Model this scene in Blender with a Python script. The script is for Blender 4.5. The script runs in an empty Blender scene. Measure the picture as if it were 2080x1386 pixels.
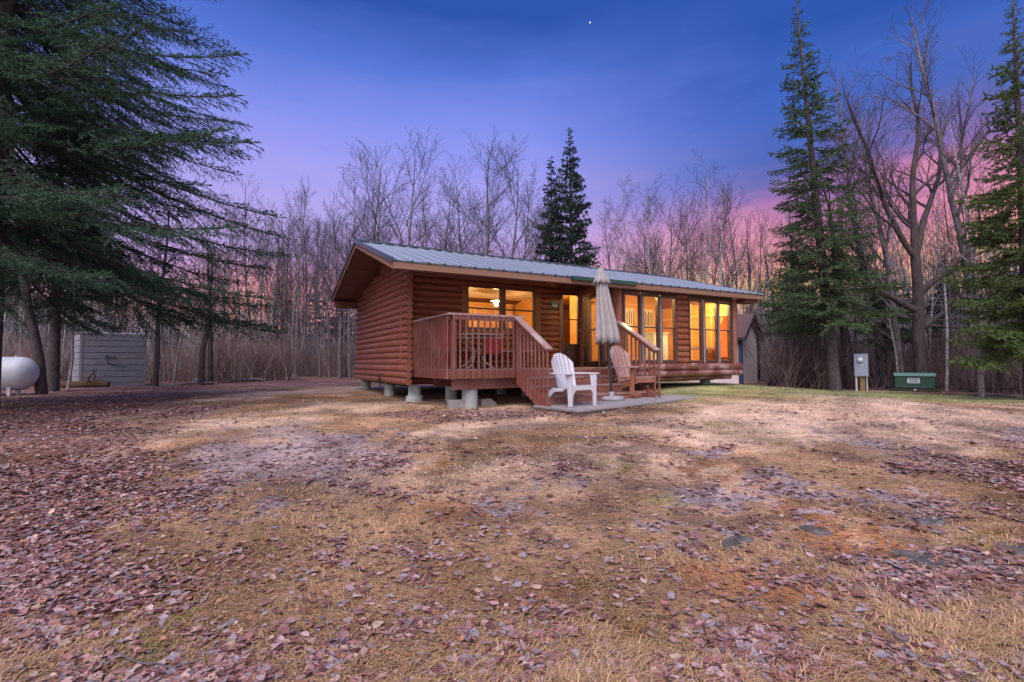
import bpy, math, random
import numpy as np
from mathutils import Matrix, Vector
random.seed(7); rng=np.random.default_rng(11)
scene=bpy.context.scene; COL=scene.collection
R=math.radians
# ------------------------------------------------------------------ camera
cd=bpy.data.cameras.new('camera'); cam=bpy.data.objects.new('camera',cd); COL.objects.link(cam)
cd.sensor_width=36; cd.lens=1004.482/2080*36; cd.clip_start=.05; cd.clip_end=3000
_F=Vector((0,.9990963,.04250385)); _R=Vector((.999988278,.000205802,-.00483758)); _U=Vector((.00484196,-.04250335,.99908459))
cam.matrix_world=Matrix(((_R.x,_U.x,-_F.x,0),(_R.y,_U.y,-_F.y,0),(_R.z,_U.z,-_F.z,0),(0,0,0,1)))
scene.camera=cam
scene.view_settings.view_transform='Standard'; scene.view_settings.look='None'
scene.view_settings.exposure=.22; scene.view_settings.gamma=1
scene.cycles.use_denoising=True; scene.cycles.max_bounces=8; scene.cycles.diffuse_bounces=4
scene.cycles.transparent_max_bounces=12; scene.cycles.sample_clamp_indirect=6
scene.cycles.use_adaptive_sampling=True; scene.cycles.adaptive_threshold=.02
# ------------------------------------------------------------------ sky: dusk gradient by direction
W=bpy.data.worlds.new('World'); scene.world=W; W.use_nodes=True
nt=W.node_tree; nt.nodes.clear()
def N(nt,t,**k):
    n=nt.nodes.new(t)
    for a,b in k.items():
        if a=='inp':
            for i,v in b.items(): n.inputs[i].default_value=v
        else: setattr(n,a,b)
    return n
def L(nt,a,b): nt.links.new(a,b)
def ramp(nt,stops,interp='LINEAR'):
    n=nt.nodes.new('ShaderNodeValToRGB'); e=n.color_ramp.elements; n.color_ramp.interpolation=interp
    while len(e)<len(stops): e.new(.5)
    for k,(p,c) in enumerate(stops):
        e[k].position=p; e[k].color=(c[0],c[1],c[2],1)
    return n
def lin(c): return tuple(((x/255)/12.92 if x/255<=.04045 else ((x/255+.055)/1.055)**2.4) for x in c)
def math_(nt,op,a=None,b=None,c=None,clamp=False):
    n=nt.nodes.new('ShaderNodeMath'); n.operation=op; n.use_clamp=clamp
    for i,v in enumerate((a,b,c)):
        if v is None: continue
        if isinstance(v,(int,float)): n.inputs[i].default_value=v
        else: nt.links.new(v,n.inputs[i])
    return n.outputs[0]
def mixc(nt,f,a,b,bt='MIX'):
    n=nt.nodes.new('ShaderNodeMix'); n.data_type='RGBA'; n.blend_type=bt; n.clamp_factor=True
    for i,v in ((0,f),(6,a),(7,b)):
        if isinstance(v,(int,float)): n.inputs[i].default_value=v
        elif isinstance(v,tuple): n.inputs[i].default_value=(v[0],v[1],v[2],1)
        else: nt.links.new(v,n.inputs[i])
    return n.outputs[2]
tc=N(nt,'ShaderNodeTexCoord'); sx=N(nt,'ShaderNodeSeparateXYZ'); L(nt,tc.outputs['Generated'],sx.inputs[0])
mp=N(nt,'ShaderNodeMapping'); mp.inputs['Scale'].default_value=(2.2,2.2,9); mp.inputs['Rotation'].default_value=(0,R(14),0); L(nt,tc.outputs['Generated'],mp.inputs[0])
cl=N(nt,'ShaderNodeTexNoise',inp={2:1.3,3:5,4:.55}); L(nt,mp.outputs[0],cl.inputs[0])
el=math_(nt,'ARCSINE',sx.outputs[2]); el=math_(nt,'MULTIPLY',el,180/math.pi)
az=math_(nt,'ARCTAN2',sx.outputs[0],sx.outputs[1]); az=math_(nt,'MULTIPLY',az,180/math.pi)
wob=math_(nt,'SUBTRACT',cl.outputs[0],.5)
right=math_(nt,'DIVIDE',math_(nt,'SUBTRACT',az,2),26,clamp=True)
el2=math_(nt,'ADD',el,math_(nt,'MULTIPLY',wob,math_(nt,'ADD',6,math_(nt,'MULTIPLY',right,9))))
t=math_(nt,'DIVIDE',el2,90,clamp=True)
E=lambda d,c:(d/90,lin(c))
rc=ramp(nt,[E(0,(240,150,125)),E(3,(246,166,142)),E(6,(222,152,172)),E(9,(198,150,200)),E(12,(178,150,214)),E(16,(164,154,224)),E(20,(148,147,228)),E(24,(124,135,224)),E(27,(104,124,216)),E(31,(70,106,202)),E(36,(26,74,164)),E(50,(40,84,180)),E(90,(120,140,220))])
rr=ramp(nt,[E(0,(240,160,110)),E(4,(252,194,128)),E(8,(248,190,136)),E(11,(235,156,146)),E(14,(206,128,162)),E(17,(156,110,168)),E(19.5,(104,98,170)),E(22,(68,95,176)),E(26,(50,92,184)),E(31,(28,76,164)),E(50,(40,84,180)),E(90,(120,140,220))])
L(nt,t,rc.inputs[0]); L(nt,t,rr.inputs[0])
c=mixc(nt,right,rc.outputs[0],rr.outputs[0])
# sunset glow low on the left, as seen between the trunks
gl=math_(nt,'MULTIPLY',math_(nt,'SUBTRACT',1,math_(nt,'DIVIDE',math_(nt,'ABSOLUTE',math_(nt,'ADD',az,26)),9,clamp=True)),math_(nt,'SUBTRACT',1,math_(nt,'DIVIDE',math_(nt,'ABSOLUTE',math_(nt,'SUBTRACT',el2,6)),6,clamp=True)))
c=mixc(nt,math_(nt,'MULTIPLY',gl,.75),c,lin((255,150,110)))
# the sky half behind the camera is brightened as added fill light
back_fill=math_(nt,'MULTIPLY_ADD',sx.outputs[1],-1.6,.15,clamp=True)
hs=N(nt,'ShaderNodeHueSaturation',inp={1:.96,2:1.0}); L(nt,c,hs.inputs['Color']); c=mixc(nt,back_fill,hs.outputs[0],(.95,.90,1.02))
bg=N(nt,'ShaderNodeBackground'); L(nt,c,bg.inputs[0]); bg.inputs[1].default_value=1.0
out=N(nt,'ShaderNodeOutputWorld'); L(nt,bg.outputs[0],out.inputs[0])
# ------------------------------------------------------------------ the one sun lamp: broad soft fill light added from behind the camera
sl=bpy.data.lights.new('sun','SUN'); sl.energy=3.1; sl.angle=R(48); sl.color=(1,.915,.90)
so=bpy.data.objects.new('sun',sl); COL.objects.link(so)
so.rotation_euler=Vector((.22,.60,-.77)).to_track_quat('-Z','Y').to_euler()
# ------------------------------------------------------------------ materials
def newmat(name):
    m=bpy.data.materials.new(name); m.use_nodes=True
    return m,m.node_tree,m.node_tree.nodes['Principled BSDF']
def wood(name,c1,c2,rough=.55,scale=(1,1,1),bump=.15,wear=None,spec=.5):
    m,nt,b=newmat(name)
    tc=N(nt,'ShaderNodeTexCoord'); mp=N(nt,'ShaderNodeMapping'); mp.inputs['Scale'].default_value=scale; L(nt,tc.outputs['Object'],mp.inputs[0])
    n1=N(nt,'ShaderNodeTexNoise',inp={2:3,3:6,4:.65}); L(nt,mp.outputs[0],n1.inputs[0])
    n2=N(nt,'ShaderNodeTexNoise',inp={2:22,3:4,4:.7}); L(nt,mp.outputs[0],n2.inputs[0])
    f=math_(nt,'MULTIPLY_ADD',n2.outputs[0],.55,math_(nt,'MULTIPLY',n1.outputs[0],.6)); f=math_(nt,'MULTIPLY_ADD',math_(nt,'SUBTRACT',f,.55),2.4,.5,clamp=True)
    c=mixc(nt,f,c1,c2)
    if wear:
        n3=N(nt,'ShaderNodeTexNoise',inp={2:2.2,3:5,4:.7}); L(nt,tc.outputs['Object'],n3.inputs[0])
        c=mixc(nt,math_(nt,'MULTIPLY_ADD',math_(nt,'SUBTRACT',n3.outputs[0],.52),5,.1,clamp=True),c,wear)
    L(nt,c,b.inputs['Base Color']); b.inputs['Roughness'].default_value=rough; b.inputs['Specular IOR Level'].default_value=spec
    bp=N(nt,'ShaderNodeBump',inp={0:bump,1:.02}); L(nt,f,bp.inputs['Height']); L(nt,bp.outputs[0],b.inputs['Normal'])
    return m
def plain(name,c,rough=.5,metal=0,noise=.15,ns=6,bump=0,spec=.5):
    m,nt,b=newmat(name)
    tc=N(nt,'ShaderNodeTexCoord'); n1=N(nt,'ShaderNodeTexNoise',inp={2:ns,3:6,4:.65}); L(nt,tc.outputs['Object'],n1.inputs[0])
    k=math_(nt,'MULTIPLY_ADD',n1.outputs[0],2.4,-.7,clamp=True)
    L(nt,mixc(nt,k,tuple(x*(1-noise) for x in c),tuple(min(1,x*(1+noise)) for x in c)),b.inputs['Base Color'])
    b.inputs['Roughness'].default_value=rough; b.inputs['Metallic'].default_value=metal; b.inputs['Specular IOR Level'].default_value=spec
    if bump:
        bp=N(nt,'ShaderNodeBump',inp={0:bump,1:.02}); L(nt,n1.outputs[0],bp.inputs['Height']); L(nt,bp.outputs[0],b.inputs['Normal'])
    return m
def attrmat(name,rough=.8,spec=.3,trans=0):
    m,nt,b=newmat(name); a=N(nt,'ShaderNodeAttribute',attribute_name='Col'); L(nt,a.outputs['Color'],b.inputs['Base Color'])
    b.inputs['Roughness'].default_value=rough; b.inputs['Specular IOR Level'].default_value=spec
    return m
def emis(name,c,s):
    m,nt,b=newmat(name); b.inputs['Base Color'].default_value=(*c,1); b.inputs['Emission Color'].default_value=(*c,1); b.inputs['Emission Strength'].default_value=s
    return m
M={}
M['log_u']=wood('stained_log_along',(.35,.105,.050),(.14,.040,.022),.42,(1.2,6,13),.3,(.30,.115,.07))
M['log_v']=wood('stained_log_across',(.38,.122,.072),(.175,.054,.034),.45,(6,1.2,13),.25,(.27,.125,.10))
M['sill_log']=wood('sill_log',(.22,.07,.055),(.105,.035,.03),.35,(1.4,7,9),.3,(.42,.26,.27))
M['board']=wood('stained_board',(.19,.065,.045),(.10,.035,.028),.5,(8,8,1.2),.15)
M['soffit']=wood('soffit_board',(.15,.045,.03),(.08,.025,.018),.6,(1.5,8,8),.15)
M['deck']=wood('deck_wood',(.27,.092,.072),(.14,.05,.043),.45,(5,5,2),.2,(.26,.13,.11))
M['cap']=wood('rail_cap',(.42,.28,.27),(.27,.155,.145),.38,(3,3,8),.2,(.52,.42,.43))  # weathered wood; pale sky sheen on the tops is put into the colour
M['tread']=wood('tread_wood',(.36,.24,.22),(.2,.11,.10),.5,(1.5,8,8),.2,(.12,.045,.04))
M['fascia']=wood('fascia_board',(.27,.145,.10),(.18,.09,.062),.6,(2,8,8),.1)
M['greywood']=wood('weathered_grey_wood',(.30,.31,.38),(.16,.155,.20),.7,(1.5,7,7),.3,(.27,.24,.24))
M['platform']=wood('weathered_platform',(.38,.36,.40),(.19,.17,.19),.65,(1.5,14,14),.4,(.27,.20,.19))
M['platside']=wood('platform_side',(.16,.12,.10),(.09,.06,.05),.8,(2,8,8),.3)
M['frame']=plain('dark_window_frame',(.075,.038,.034),.4,noise=.2)
M['frame_grey']=plain('grey_track',(.30,.27,.30),.4,noise=.1)
M['metal']=plain('roof_metal',(.37,.41,.49),.38,.35,.08,3)
M['trimmetal']=plain('dark_roof_trim',(.05,.07,.10),.35,.2,.1,3)
M['green']=plain('green_gutter',(.008,.05,.042),.4,0,.15)
M['conc']=plain('concrete_pier',(.33,.36,.37),.85,0,.25,9,.3)
M['conc2']=plain('grey_block',(.27,.25,.25),.9,0,.25,12,.4)
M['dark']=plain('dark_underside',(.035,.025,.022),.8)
M['pine']=wood('knotty_pine',(.80,.42,.11),(.60,.28,.06),.5,(1.3,1.3,9),.05,(.86,.48,.14))
M['pine_v']=wood('pine_trim',(.86,.55,.22),(.74,.42,.14),.45,(9,9,1.2),.05)
M['ceil']=plain('textured_ceiling',(.85,.78,.66),.9,0,.1,60,.8)
M['floor_in']=wood('inner_floor',(.34,.15,.06),(.22,.09,.04),.4,(1.5,8,8),.05)
M['white']=plain('white_plastic',(.52,.52,.60),.38,0,.06,4)
M['whitein']=plain('cream_cloth',(.85,.80,.62),.8,0,.08,6)
M['orange']=plain('orange_cloth',(.85,.22,.05),.8,0,.15,10)
M['red']=plain('red_canvas',(.36,.025,.045),.75,0,.2,10)
M['blackmetal']=plain('black_metal',(.03,.032,.045),.35,.3,.2)
M['whitemetal']=plain('pale_tube',(.55,.52,.55),.35,.2,.1)
M['tabletop']=plain('dark_glass_top',(.03,.035,.06),.15,0,.1)
M['rocker']=wood('rocker_wood',(.36,.15,.095),(.20,.08,.055),.45,(7,7,2),.15,(.42,.18,.12))
M['rockerslat']=wood('rocker_slat',(.52,.32,.31),(.32,.17,.17),.4,(9,9,1.5),.2,(.60,.46,.48))
M['canvas']=plain('beige_canvas',(.30,.275,.29),.85,0,.12,5,.1)
M['pole']=plain('umbrella_pole',(.035,.045,.06),.35,.5,.2)
M['blockstone']=plain('umbrella_base',(.27,.25,.28),.7,0,.2,10,.2)
M['tank']=plain('tank_paint',(.62,.64,.74),.42,0,.07,2)
M['meter']=plain('meter_grey',(.27,.32,.43),.45,.1,.06,3)
M['glassy']=plain('meter_glass',(.7,.78,.85),.1,0,.1)
M['post']=wood('treated_post',(.27,.19,.10),(.17,.11,.06),.8,(8,8,2),.2)
M['boxgreen']=plain('cabinet_green',(.013,.060,.040),.42,0,.15,2)
M['boxtop']=plain('cabinet_lid',(.10,.22,.19),.4,0,.1,2)
M['paper']=plain('white_label',(.60,.63,.72),.6,0,.05)
M['ink']=plain('dark_ink',(.06,.07,.09),.6)
M['shed']=plain('tan_siding',(.70,.60,.60),.7,0,.08,3)
M['shingle']=plain('brown_shingle',(.13,.07,.075),.9,0,.4,14,.4)
M['navy']=plain('navy_trim',(.025,.045,.11),.5)
M['shedwhite']=plain('white_muntin',(.75,.76,.8),.5)
M['plaque']=plain('blue_plaque',(.045,.075,.12),.4,.3,.4,30)
M['plaquelight']=plain('plaque_figures',(.45,.55,.62),.4,.3,.2)
M['rock']=plain('slate_rock',(.095,.088,.092),.95,0,.7,11,1.0,.15)
M['rockpale']=plain('pale_stone',(.40,.39,.42),.8,0,.3,7,.6)
M['stump']=wood('rotten_log',(.14,.07,.04),(.06,.035,.022),.9,(4,4,4),.6)
M['spruce']=attrmat('spruce_needles',.7,.25); M['leaf']=attrmat('dead_leaves',.6,.45); M['grass']=attrmat('dead_grass',.75,.3)
M['twig']=plain('twig_bark',(.058,.048,.064),.85,0,.3,5)
def bark(name,c1,c2,ns=5,zs=.35):
    m,nt,b=newmat(name); tc=N(nt,'ShaderNodeTexCoord'); mp=N(nt,'ShaderNodeMapping'); mp.inputs['Scale'].default_value=(1,1,zs); L(nt,tc.outputs['Object'],mp.inputs[0])
    n1=N(nt,'ShaderNodeTexNoise',inp={2:ns,3:7,4:.75}); L(nt,mp.outputs[0],n1.inputs[0])
    f=math_(nt,'MULTIPLY_ADD',math_(nt,'SUBTRACT',n1.outputs[0],.5),4,.5,clamp=True)
    L(nt,mixc(nt,f,c1,c2),b.inputs['Base Color']); b.inputs['Roughness'].default_value=.9
    bp=N(nt,'ShaderNodeBump',inp={0:.6,1:.03}); L(nt,n1.outputs[0],bp.inputs['Height']); L(nt,bp.outputs[0],b.inputs['Normal']); return m
M['bark']=bark('grey_bark',(.185,.165,.195),(.06,.05,.065),6,.5)
M['darkbark']=bark('dark_bark',(.085,.06,.062),(.028,.021,.026),9,.3)
M['birch']=bark('birch_bark',(.46,.44,.48),(.10,.085,.095),7,3.5)
M['sprucebark']=bark('spruce_bark',(.105,.085,.09),(.04,.032,.036),10,.8)
M['lamp']=emis('lamp_globe',(1,.70,.30),640)
m,nt_,b=newmat('window_glass'); M['glass']=m
nt_.nodes.remove(b); tr=N(nt_,'ShaderNodeBsdfTransparent'); gs=N(nt_,'ShaderNodeBsdfGlossy',inp={1:.03}); lw=N(nt_,'ShaderNodeLayerWeight',inp={0:.5}); mx=N(nt_,'ShaderNodeMixShader')
tr.inputs[0].default_value=(.97,.96,.93,1); L(nt_,math_(nt_,'MULTIPLY_ADD',math_(nt_,'POWER',lw.outputs['Facing'],4),.8,.03),mx.inputs[0]); L(nt_,tr.outputs[0],mx.inputs[1]); L(nt_,gs.outputs[0],mx.inputs[2]); L(nt_,mx.outputs[0],nt_.nodes['Material Output'].inputs[0])
# ------------------------------------------------------------------ mesh helpers
class MB:
    def __init__(s): s.v=[]; s.f=[]; s.sm=[]
    def add(s,vs,fs,sm=False):
        k=len(s.v); s.v+= [tuple(x) for x in vs]; s.f+=[tuple(i+k for i in q) for q in fs]; s.sm+=[sm]*len(fs); return s
    def box(s,x0,x1,y0,y1,z0,z1):
        if x0>x1:x0,x1=x1,x0
        if y0>y1:y0,y1=y1,y0
        if z0>z1:z0,z1=z1,z0
        v=[(x,y,z) for z in (z0,z1) for y in (y0,y1) for x in (x0,x1)]
        return s.add(v,[(0,2,3,1),(4,5,7,6),(0,1,5,4),(2,6,7,3),(0,4,6,2),(1,3,7,5)])
    def beam(s,a,b,w,h,up=(0,0,1),roll=0):
        a=Vector(a);b=Vector(b);d=(b-a).normalized();u=Vector(up)
        if abs(d.dot(u))>.98:u=Vector((1,0,0))
        x=d.cross(u).normalized();u=x.cross(d)
        v=[p+x*sx*w/2+u*sy*h/2 for p in (a,b) for sx,sy in ((-1,-1),(1,-1),(1,1),(-1,1))]
        return s.add(v,[(0,1,2,3),(7,6,5,4),(0,4,5,1),(1,5,6,2),(2,6,7,3),(3,7,4,0)])
    def tube(s,pts,rad,n=8,cap=True,sm=True):
        pts=[Vector(p) for p in pts]
        if not hasattr(rad,'__len__'): rad=[rad]*len(pts)
        vs=[];X=None
        for i,p in enumerate(pts):
            d=(pts[min(i+1,len(pts)-1)]-pts[max(i-1,0)]).normalized()
            if X is None: X=d.orthogonal().normalized()
            else:
                X=(X-d*X.dot(d)); X=X.normalized() if X.length>1e-6 else d.orthogonal().normalized()
            Y=d.cross(X)
            for k in range(n):
                a=2*math.pi*k/n; vs.append(p+(X*math.cos(a)+Y*math.sin(a))*rad[i])
        fs=[(i*n+k,i*n+(k+1)%n,(i+1)*n+(k+1)%n,(i+1)*n+k) for i in range(len(pts)-1) for k in range(n)]
        s.add(vs,fs,sm)
        if cap:
            k=len(pts)-1
            s.add(vs[:n],[tuple(reversed(range(n)))]); s.add(vs[k*n:],[tuple(range(n))])
        return s
    def lathe(s,c,prof,n=24,axis='z',sm=True):
        vs=[]
        for r,h in prof:
            for k in range(n):
                a=2*math.pi*k/n
                q=(r*math.cos(a),r*math.sin(a),h)
                if axis=='x': q=(q[2],q[0],q[1])
                if axis=='y': q=(q[1],q[2],q[0])
                vs.append((c[0]+q[0],c[1]+q[1],c[2]+q[2]))
        m=len(prof)
        fs=[(i*n+k,i*n+(k+1)%n,(i+1)*n+(k+1)%n,(i+1)*n+k) for i in range(m-1) for k in range(n)]
        s.add(vs,fs,sm); s.add(vs[:n],[tuple(reversed(range(n)))]); s.add(vs[-n:],[tuple(range(n))]); return s
    def prism(s,poly,z0,z1,T=lambda x,y,z:(x,y,z)):
        n=len(poly); vs=[T(x,y,z) for z in (z0,z1) for x,y in poly]
        return s.add(vs,[tuple(reversed(range(n))),tuple(range(n,2*n))]+[(i,(i+1)%n,n+(i+1)%n,n+i) for i in range(n)])
    def quadslab(s,c,t):  # four corners, thickness downwards
        c=[Vector(x) for x in c]; v=c+[x-Vector((0,0,t)) for x in c]
        return s.add(v,[(0,1,2,3),(7,6,5,4),(0,4,5,1),(1,5,6,2),(2,6,7,3),(3,7,4,0)])
    def build(s,name,mat,parent=None,bevel=0):
        me=bpy.data.meshes.new(name); me.from_pydata(s.v,[],s.f); me.materials.append(mat if not isinstance(mat,str) else M[mat])
        me.polygons.foreach_set('use_smooth',s.sm); me.update()
        import bmesh
        if len(s.f)<30000:
            bm=bmesh.new(); bm.from_mesh(me); bmesh.ops.recalc_face_normals(bm,faces=bm.faces); bm.to_mesh(me); bm.free()
        o=bpy.data.objects.new(name,me); COL.objects.link(o)
        if parent is not None: o.parent=parent
        if bevel:
            b=o.modifiers.new('bevel','BEVEL'); b.width=bevel; b.segments=2; b.limit_method='ANGLE'
        return o
def npmesh(name,V,F,mat,parent=None,col=None,smooth=False,tris=True):
    me=bpy.data.meshes.new(name); V=np.asarray(V,np.float32); F=np.asarray(F,np.int32); k=F.shape[1]
    me.vertices.add(len(V)); me.vertices.foreach_set('co',V.ravel())
    me.loops.add(F.size); me.loops.foreach_set('vertex_index',F.ravel())
    me.polygons.add(len(F)); me.polygons.foreach_set('loop_start',np.arange(0,F.size,k,dtype=np.int32))
    me.update(calc_edges=True)
    me.polygons.foreach_set('use_smooth',np.full(len(F),smooth))
    if col is not None:
        a=me.color_attributes.new('Col','FLOAT_COLOR','POINT'); c4=np.ones((len(V),4),np.float32); c4[:,:3]=col; a.data.foreach_set('color',c4.ravel())
    me.materials.append(mat if not isinstance(mat,str) else M[mat])
    o=bpy.data.objects.new(name,me); COL.objects.link(o)
    if parent is not None: o.parent=parent
    return o
def tag(o,label=None,cat=None,group=None,kind=None):
    for k,v in (('label',label),('category',cat),('group',group),('kind',kind)):
        if v: o[k]=v
    return o
def thing(name,label,cat,loc=(0,0,0),rz=0,group=None):
    o=bpy.data.objects.new(name,None); COL.objects.link(o); o.location=loc; o.rotation_euler=(0,0,rz); o.empty_display_size=.2
    return tag(o,label,cat,group)
def copytree(o,parent=None):
    c=o.copy(); COL.objects.link(c); c.parent=parent
    for ch in list(KIDS.get(o.name,[])) or [x for x in o.children]: copytree(ch,c)
    return c
KIDS={}
# ------------------------------------------------------------------ ground height (z=0 is the camera's eye level)
def ss(t): t=np.clip(t,0,1); return t*t*(3-2*t)
def G0(x,y):
    x=np.asarray(x,float); y=np.asarray(y,float)
    g=-.875+.27*np.exp(-((x-4.8)/3.6)**2-((y-12.8)/4.5)**2)+.13*np.exp(-((x+4)/5)**2-((y-15.5)/4.5)**2)
    g=g-.14*ss((x-6.5)/5)*ss((y-7)/6)-.50*ss((8.6-y)/6.2)
    return g
def vnoise(x,y,seed=0):
    xi=np.floor(x).astype(np.int64); yi=np.floor(y).astype(np.int64); fx=x-xi; fy=y-yi; fx=fx*fx*(3-2*fx); fy=fy*fy*(3-2*fy)
    def h(a,b):
        n=(a*374761393+b*668265263+seed*1442695041)&0xffffffff; n=((n^(n>>13))*1274126177)&0xffffffff; return ((n^(n>>16))&0xffff)/65535.
    return (h(xi,yi)*(1-fx)+h(xi+1,yi)*fx)*(1-fy)+(h(xi,yi+1)*(1-fx)+h(xi+1,yi+1)*fx)*fy
def fbm(x,y,s,oct=4,seed=0):
    r=0;a=.5;t=0
    for k in range(oct): r=r+a*vnoise(x*s+17*k,y*s-9*k,seed+k); t+=a; a*=.5; s*=2.03
    return r/t
def G(x,y):
    x=np.asarray(x,float); y=np.asarray(y,float)
    near=ss((14-y)/6)
    return G0(x,y)+(fbm(x,y,.8,3,3)-.5)*.10*(.25+.75*near)+(fbm(x,y,4.5,3,8)-.5)*.035*near
def g1(x,y): return float(G(np.array([x]),np.array([y]))[0])
# ------------------------------------------------------------------ the cabin (house frame: x along the front, y into the house)
HO=(-1.08279,8.84170,0); HA=math.atan2(.49932649,.86641391)
def house(u,v): return (HO[0]+u*.86641391-v*.49932649, HO[1]+u*.49932649+v*.86641391)
def hthing(name,label,cat,group=None): return thing(name,label,cat,HO,HA,group)
cabin=hthing('log_cabin','red stained log cabin with metal roof and glowing windows on concrete piers','cabin')
CH=.14; Z0=-.47
def siding(mb,T,s0,s1,z0,z1,bulge=.05,th=.1):
    """half-round log courses on the plane T(s,out,z)"""
    z=z0
    while z<z1-1e-4:
        k=math.floor((z-Z0)/CH+1e-6); a=Z0+k*CH; e=min(a+CH,z1)
        n=7; vs=[]
        for i in range(n+1):
            zz=z+(e-z)*i/n; f=2*(zz-a)/CH-1; o=bulge*math.sqrt(max(0,1-f*f))
            vs+= [T(s0,o,zz),T(s1,o,zz)]
        m=len(vs); vs+=[T(s0,-th,z),T(s1,-th,z),T(s0,-th,e),T(s1,-th,e)]
        mb.add(vs[:m],[(2*i,2*i+1,2*i+3,2*i+2) for i in range(n)],True)
        w=vs[:m]+vs[m:]
        mb.add(w,[tuple([2*i for i in range(n+1)]+[m+2,m]),tuple([2*i+1 for i in range(n+1)]+[m+3,m+1]),(m,m+1,m+3,m+2)])
        z=e
GU=-.17; VW=2.265; ZD=-.133
TF=lambda v:(lambda s,o,z:(s,v-o,z))          # facing the camera side (-y)
TGL=lambda s,o,z:(GU-o,s,z)                   # left gable
# left gable wall
mb=MB(); siding(mb,TGL,2.33,6.22,-.05,2.10)
mb.box(GU-.055,GU-.0,2.27,2.325,-.05,2.08)
for k in range(16):
    z=-.05+CH*.43+k*CH
    if z>2.05: break
    mb.tube([(GU+.01,1.86+.015*math.sin(k*2.3),z),(GU+.01,2.30,z)],.071,14); mb.tube([(GU+.01,6.2,z),(GU+.01,6.6,z)],.071,12)
wall_g=mb.build('gable_wall','log_v',cabin)
mb=MB()
for k in range(3): mb.tube([(GU-.03,1.80-.02*k,-.40+k*.14),(GU-.03,6.62,-.40+k*.14)],.074,16)
mb.build('sill_logs','log_v',cabin)
mb=MB(); y=2.36                                # board and batten gable above the logs
LRIDGE=3.15
def roofz(v): return 1.60+ (v+.35)*(2.66-1.60)/3.5 if v<3.15 else 2.66-(v-3.15)*(2.66-1.86)/3.55
while y<6.2:
    e=min(y+.13,6.2); top=min(roofz(y),roofz(e))-.02
    if top>2.1: mb.box(GU-.005,GU+.08,y,e,2.09,top); mb.box(GU-.025,GU-.005,y-.016,y+.016,2.09,roofz(y)-.03)
    y+=.13
mb.build('gable_boards','log_v',cabin)
mb=MB(); mb.box(GU-.05,GU-.03,4.14,4.60,2.20,2.58); [mb.box(GU-.075,GU-.045,4.16,4.58,z,z+.022) for z in np.arange(2.23,2.56,.05)]
mb.build('gable_vent','frame',cabin)
# front wall behind the deck
mb=MB(); T=TF(VW)
siding(mb,T,-.10,1.19,-.47,2.02); siding(mb,T,1.19,3.37,-.47,.68); siding(mb,T,1.19,3.37,1.87,2.02)
siding(mb,T,3.37,3.95,-.47,2.02); siding(mb,T,3.95,4.74,1.83,2.02)
mb.box(-.1,4.74,VW+.02,VW+.10,2.02,2.38)
mb.build('front_wall','log_u',cabin)
# double window trim
def window(name,T,glass,rail,fr=.05,depth=.06,parent=cabin,outer=None,mat='frame',out=.045):
    """glass=list of (s0,s1,z0,z1); one frame mesh with panes as sub-parts"""
    obs=[]
    for (s0,s1,z0,z1) in glass:
        mb=MB()
        def b(a,c,d,e,o0=-.03,o1=out):
            q=[T(a,o0,d),T(c,o0,d),T(c,o1,d),T(a,o1,d),T(a,o0,e),T(c,o0,e),T(c,o1,e),T(a,o1,e)]
            mb.add(q,[(0,1,2,3),(7,6,5,4),(0,4,5,1),(1,5,6,2),(2,6,7,3),(3,7,4,0)])
        b(s0-fr,s0,z0-fr,z1+fr);b(s1,s1+fr,z0-fr,z1+fr);b(s0,s1,z1,z1+fr);b(s0,s1,z0-fr,z0)
        if rail: b(s0,s1,rail-.016,rail+.016,-.01,out-.008)
        o=mb.build(name,mat,parent); g=MB()
        q=[T(s0,.002,z0),T(s1,.002,z0),T(s1,.002,z1),T(s0,.002,z1)]; g.add(q,[(0,1,2,3)])
        g.build('pane','glass',o); obs.append(o)
    return obs
window('window',T,[(1.37,2.21,.82,1.76),(2.36,3.16,.82,1.76)],1.27,.045)
mb=MB()
mb.box(1.19,1.325,VW-.05,VW+.05,.68,1.87); mb.box(3.205,3.37,VW-.05,VW+.05,.68,1.87); mb.box(1.325,3.205,VW-.05,VW+.05,1.805,1.87); mb.box(1.325,3.205,VW-.05,VW+.05,.68,.775); mb.box(2.255,2.315,VW-.03,VW+.05,.775,1.805)
mb.build('window_trim','log_u',cabin)
# entry door
mb=MB(); D0,D1,DZ0,DZ1=3.98,4.70,ZD+.01,1.80
mb.box(D0,D0+.09,VW-.04,VW+.03,DZ0,DZ1); mb.box(D1-.15,D1,VW-.04,VW+.03,DZ0,DZ1); mb.box(D0+.09,D1-.15,VW-.04,VW+.03,1.745,DZ1); mb.box(D0+.09,D1-.15,VW-.035,VW+.03,DZ0,.46); mb.box(D0+.09,D1-.15,VW-.03,VW+.01,1.09,1.12)
mb.box(D0+.16,D1-.22,VW-.045,VW-.035,-.03,.38)
door=mb.build('door','frame',cabin)
g=MB(); g.box(D0+.09,D1-.15,VW-.012,VW-.006,.46,1.745); g.build('pane','glass',door)
g=MB(); g.tube([(D1-.11,VW-.04,.83),(D1-.11,VW-.09,.83)],.012,8); g.tube([(D1-.11,VW-.085,.83),(D1-.17,VW-.085,.83)],.011,8); g.build('handle','whitemetal',door)
mb=MB(); mb.box(3.94,3.985,VW-.05,VW+.04,ZD,1.83); mb.box(3.985,4.74,VW-.05,VW+.04,1.80,1.84); mb.build('door_frame','log_u',cabin)
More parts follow.
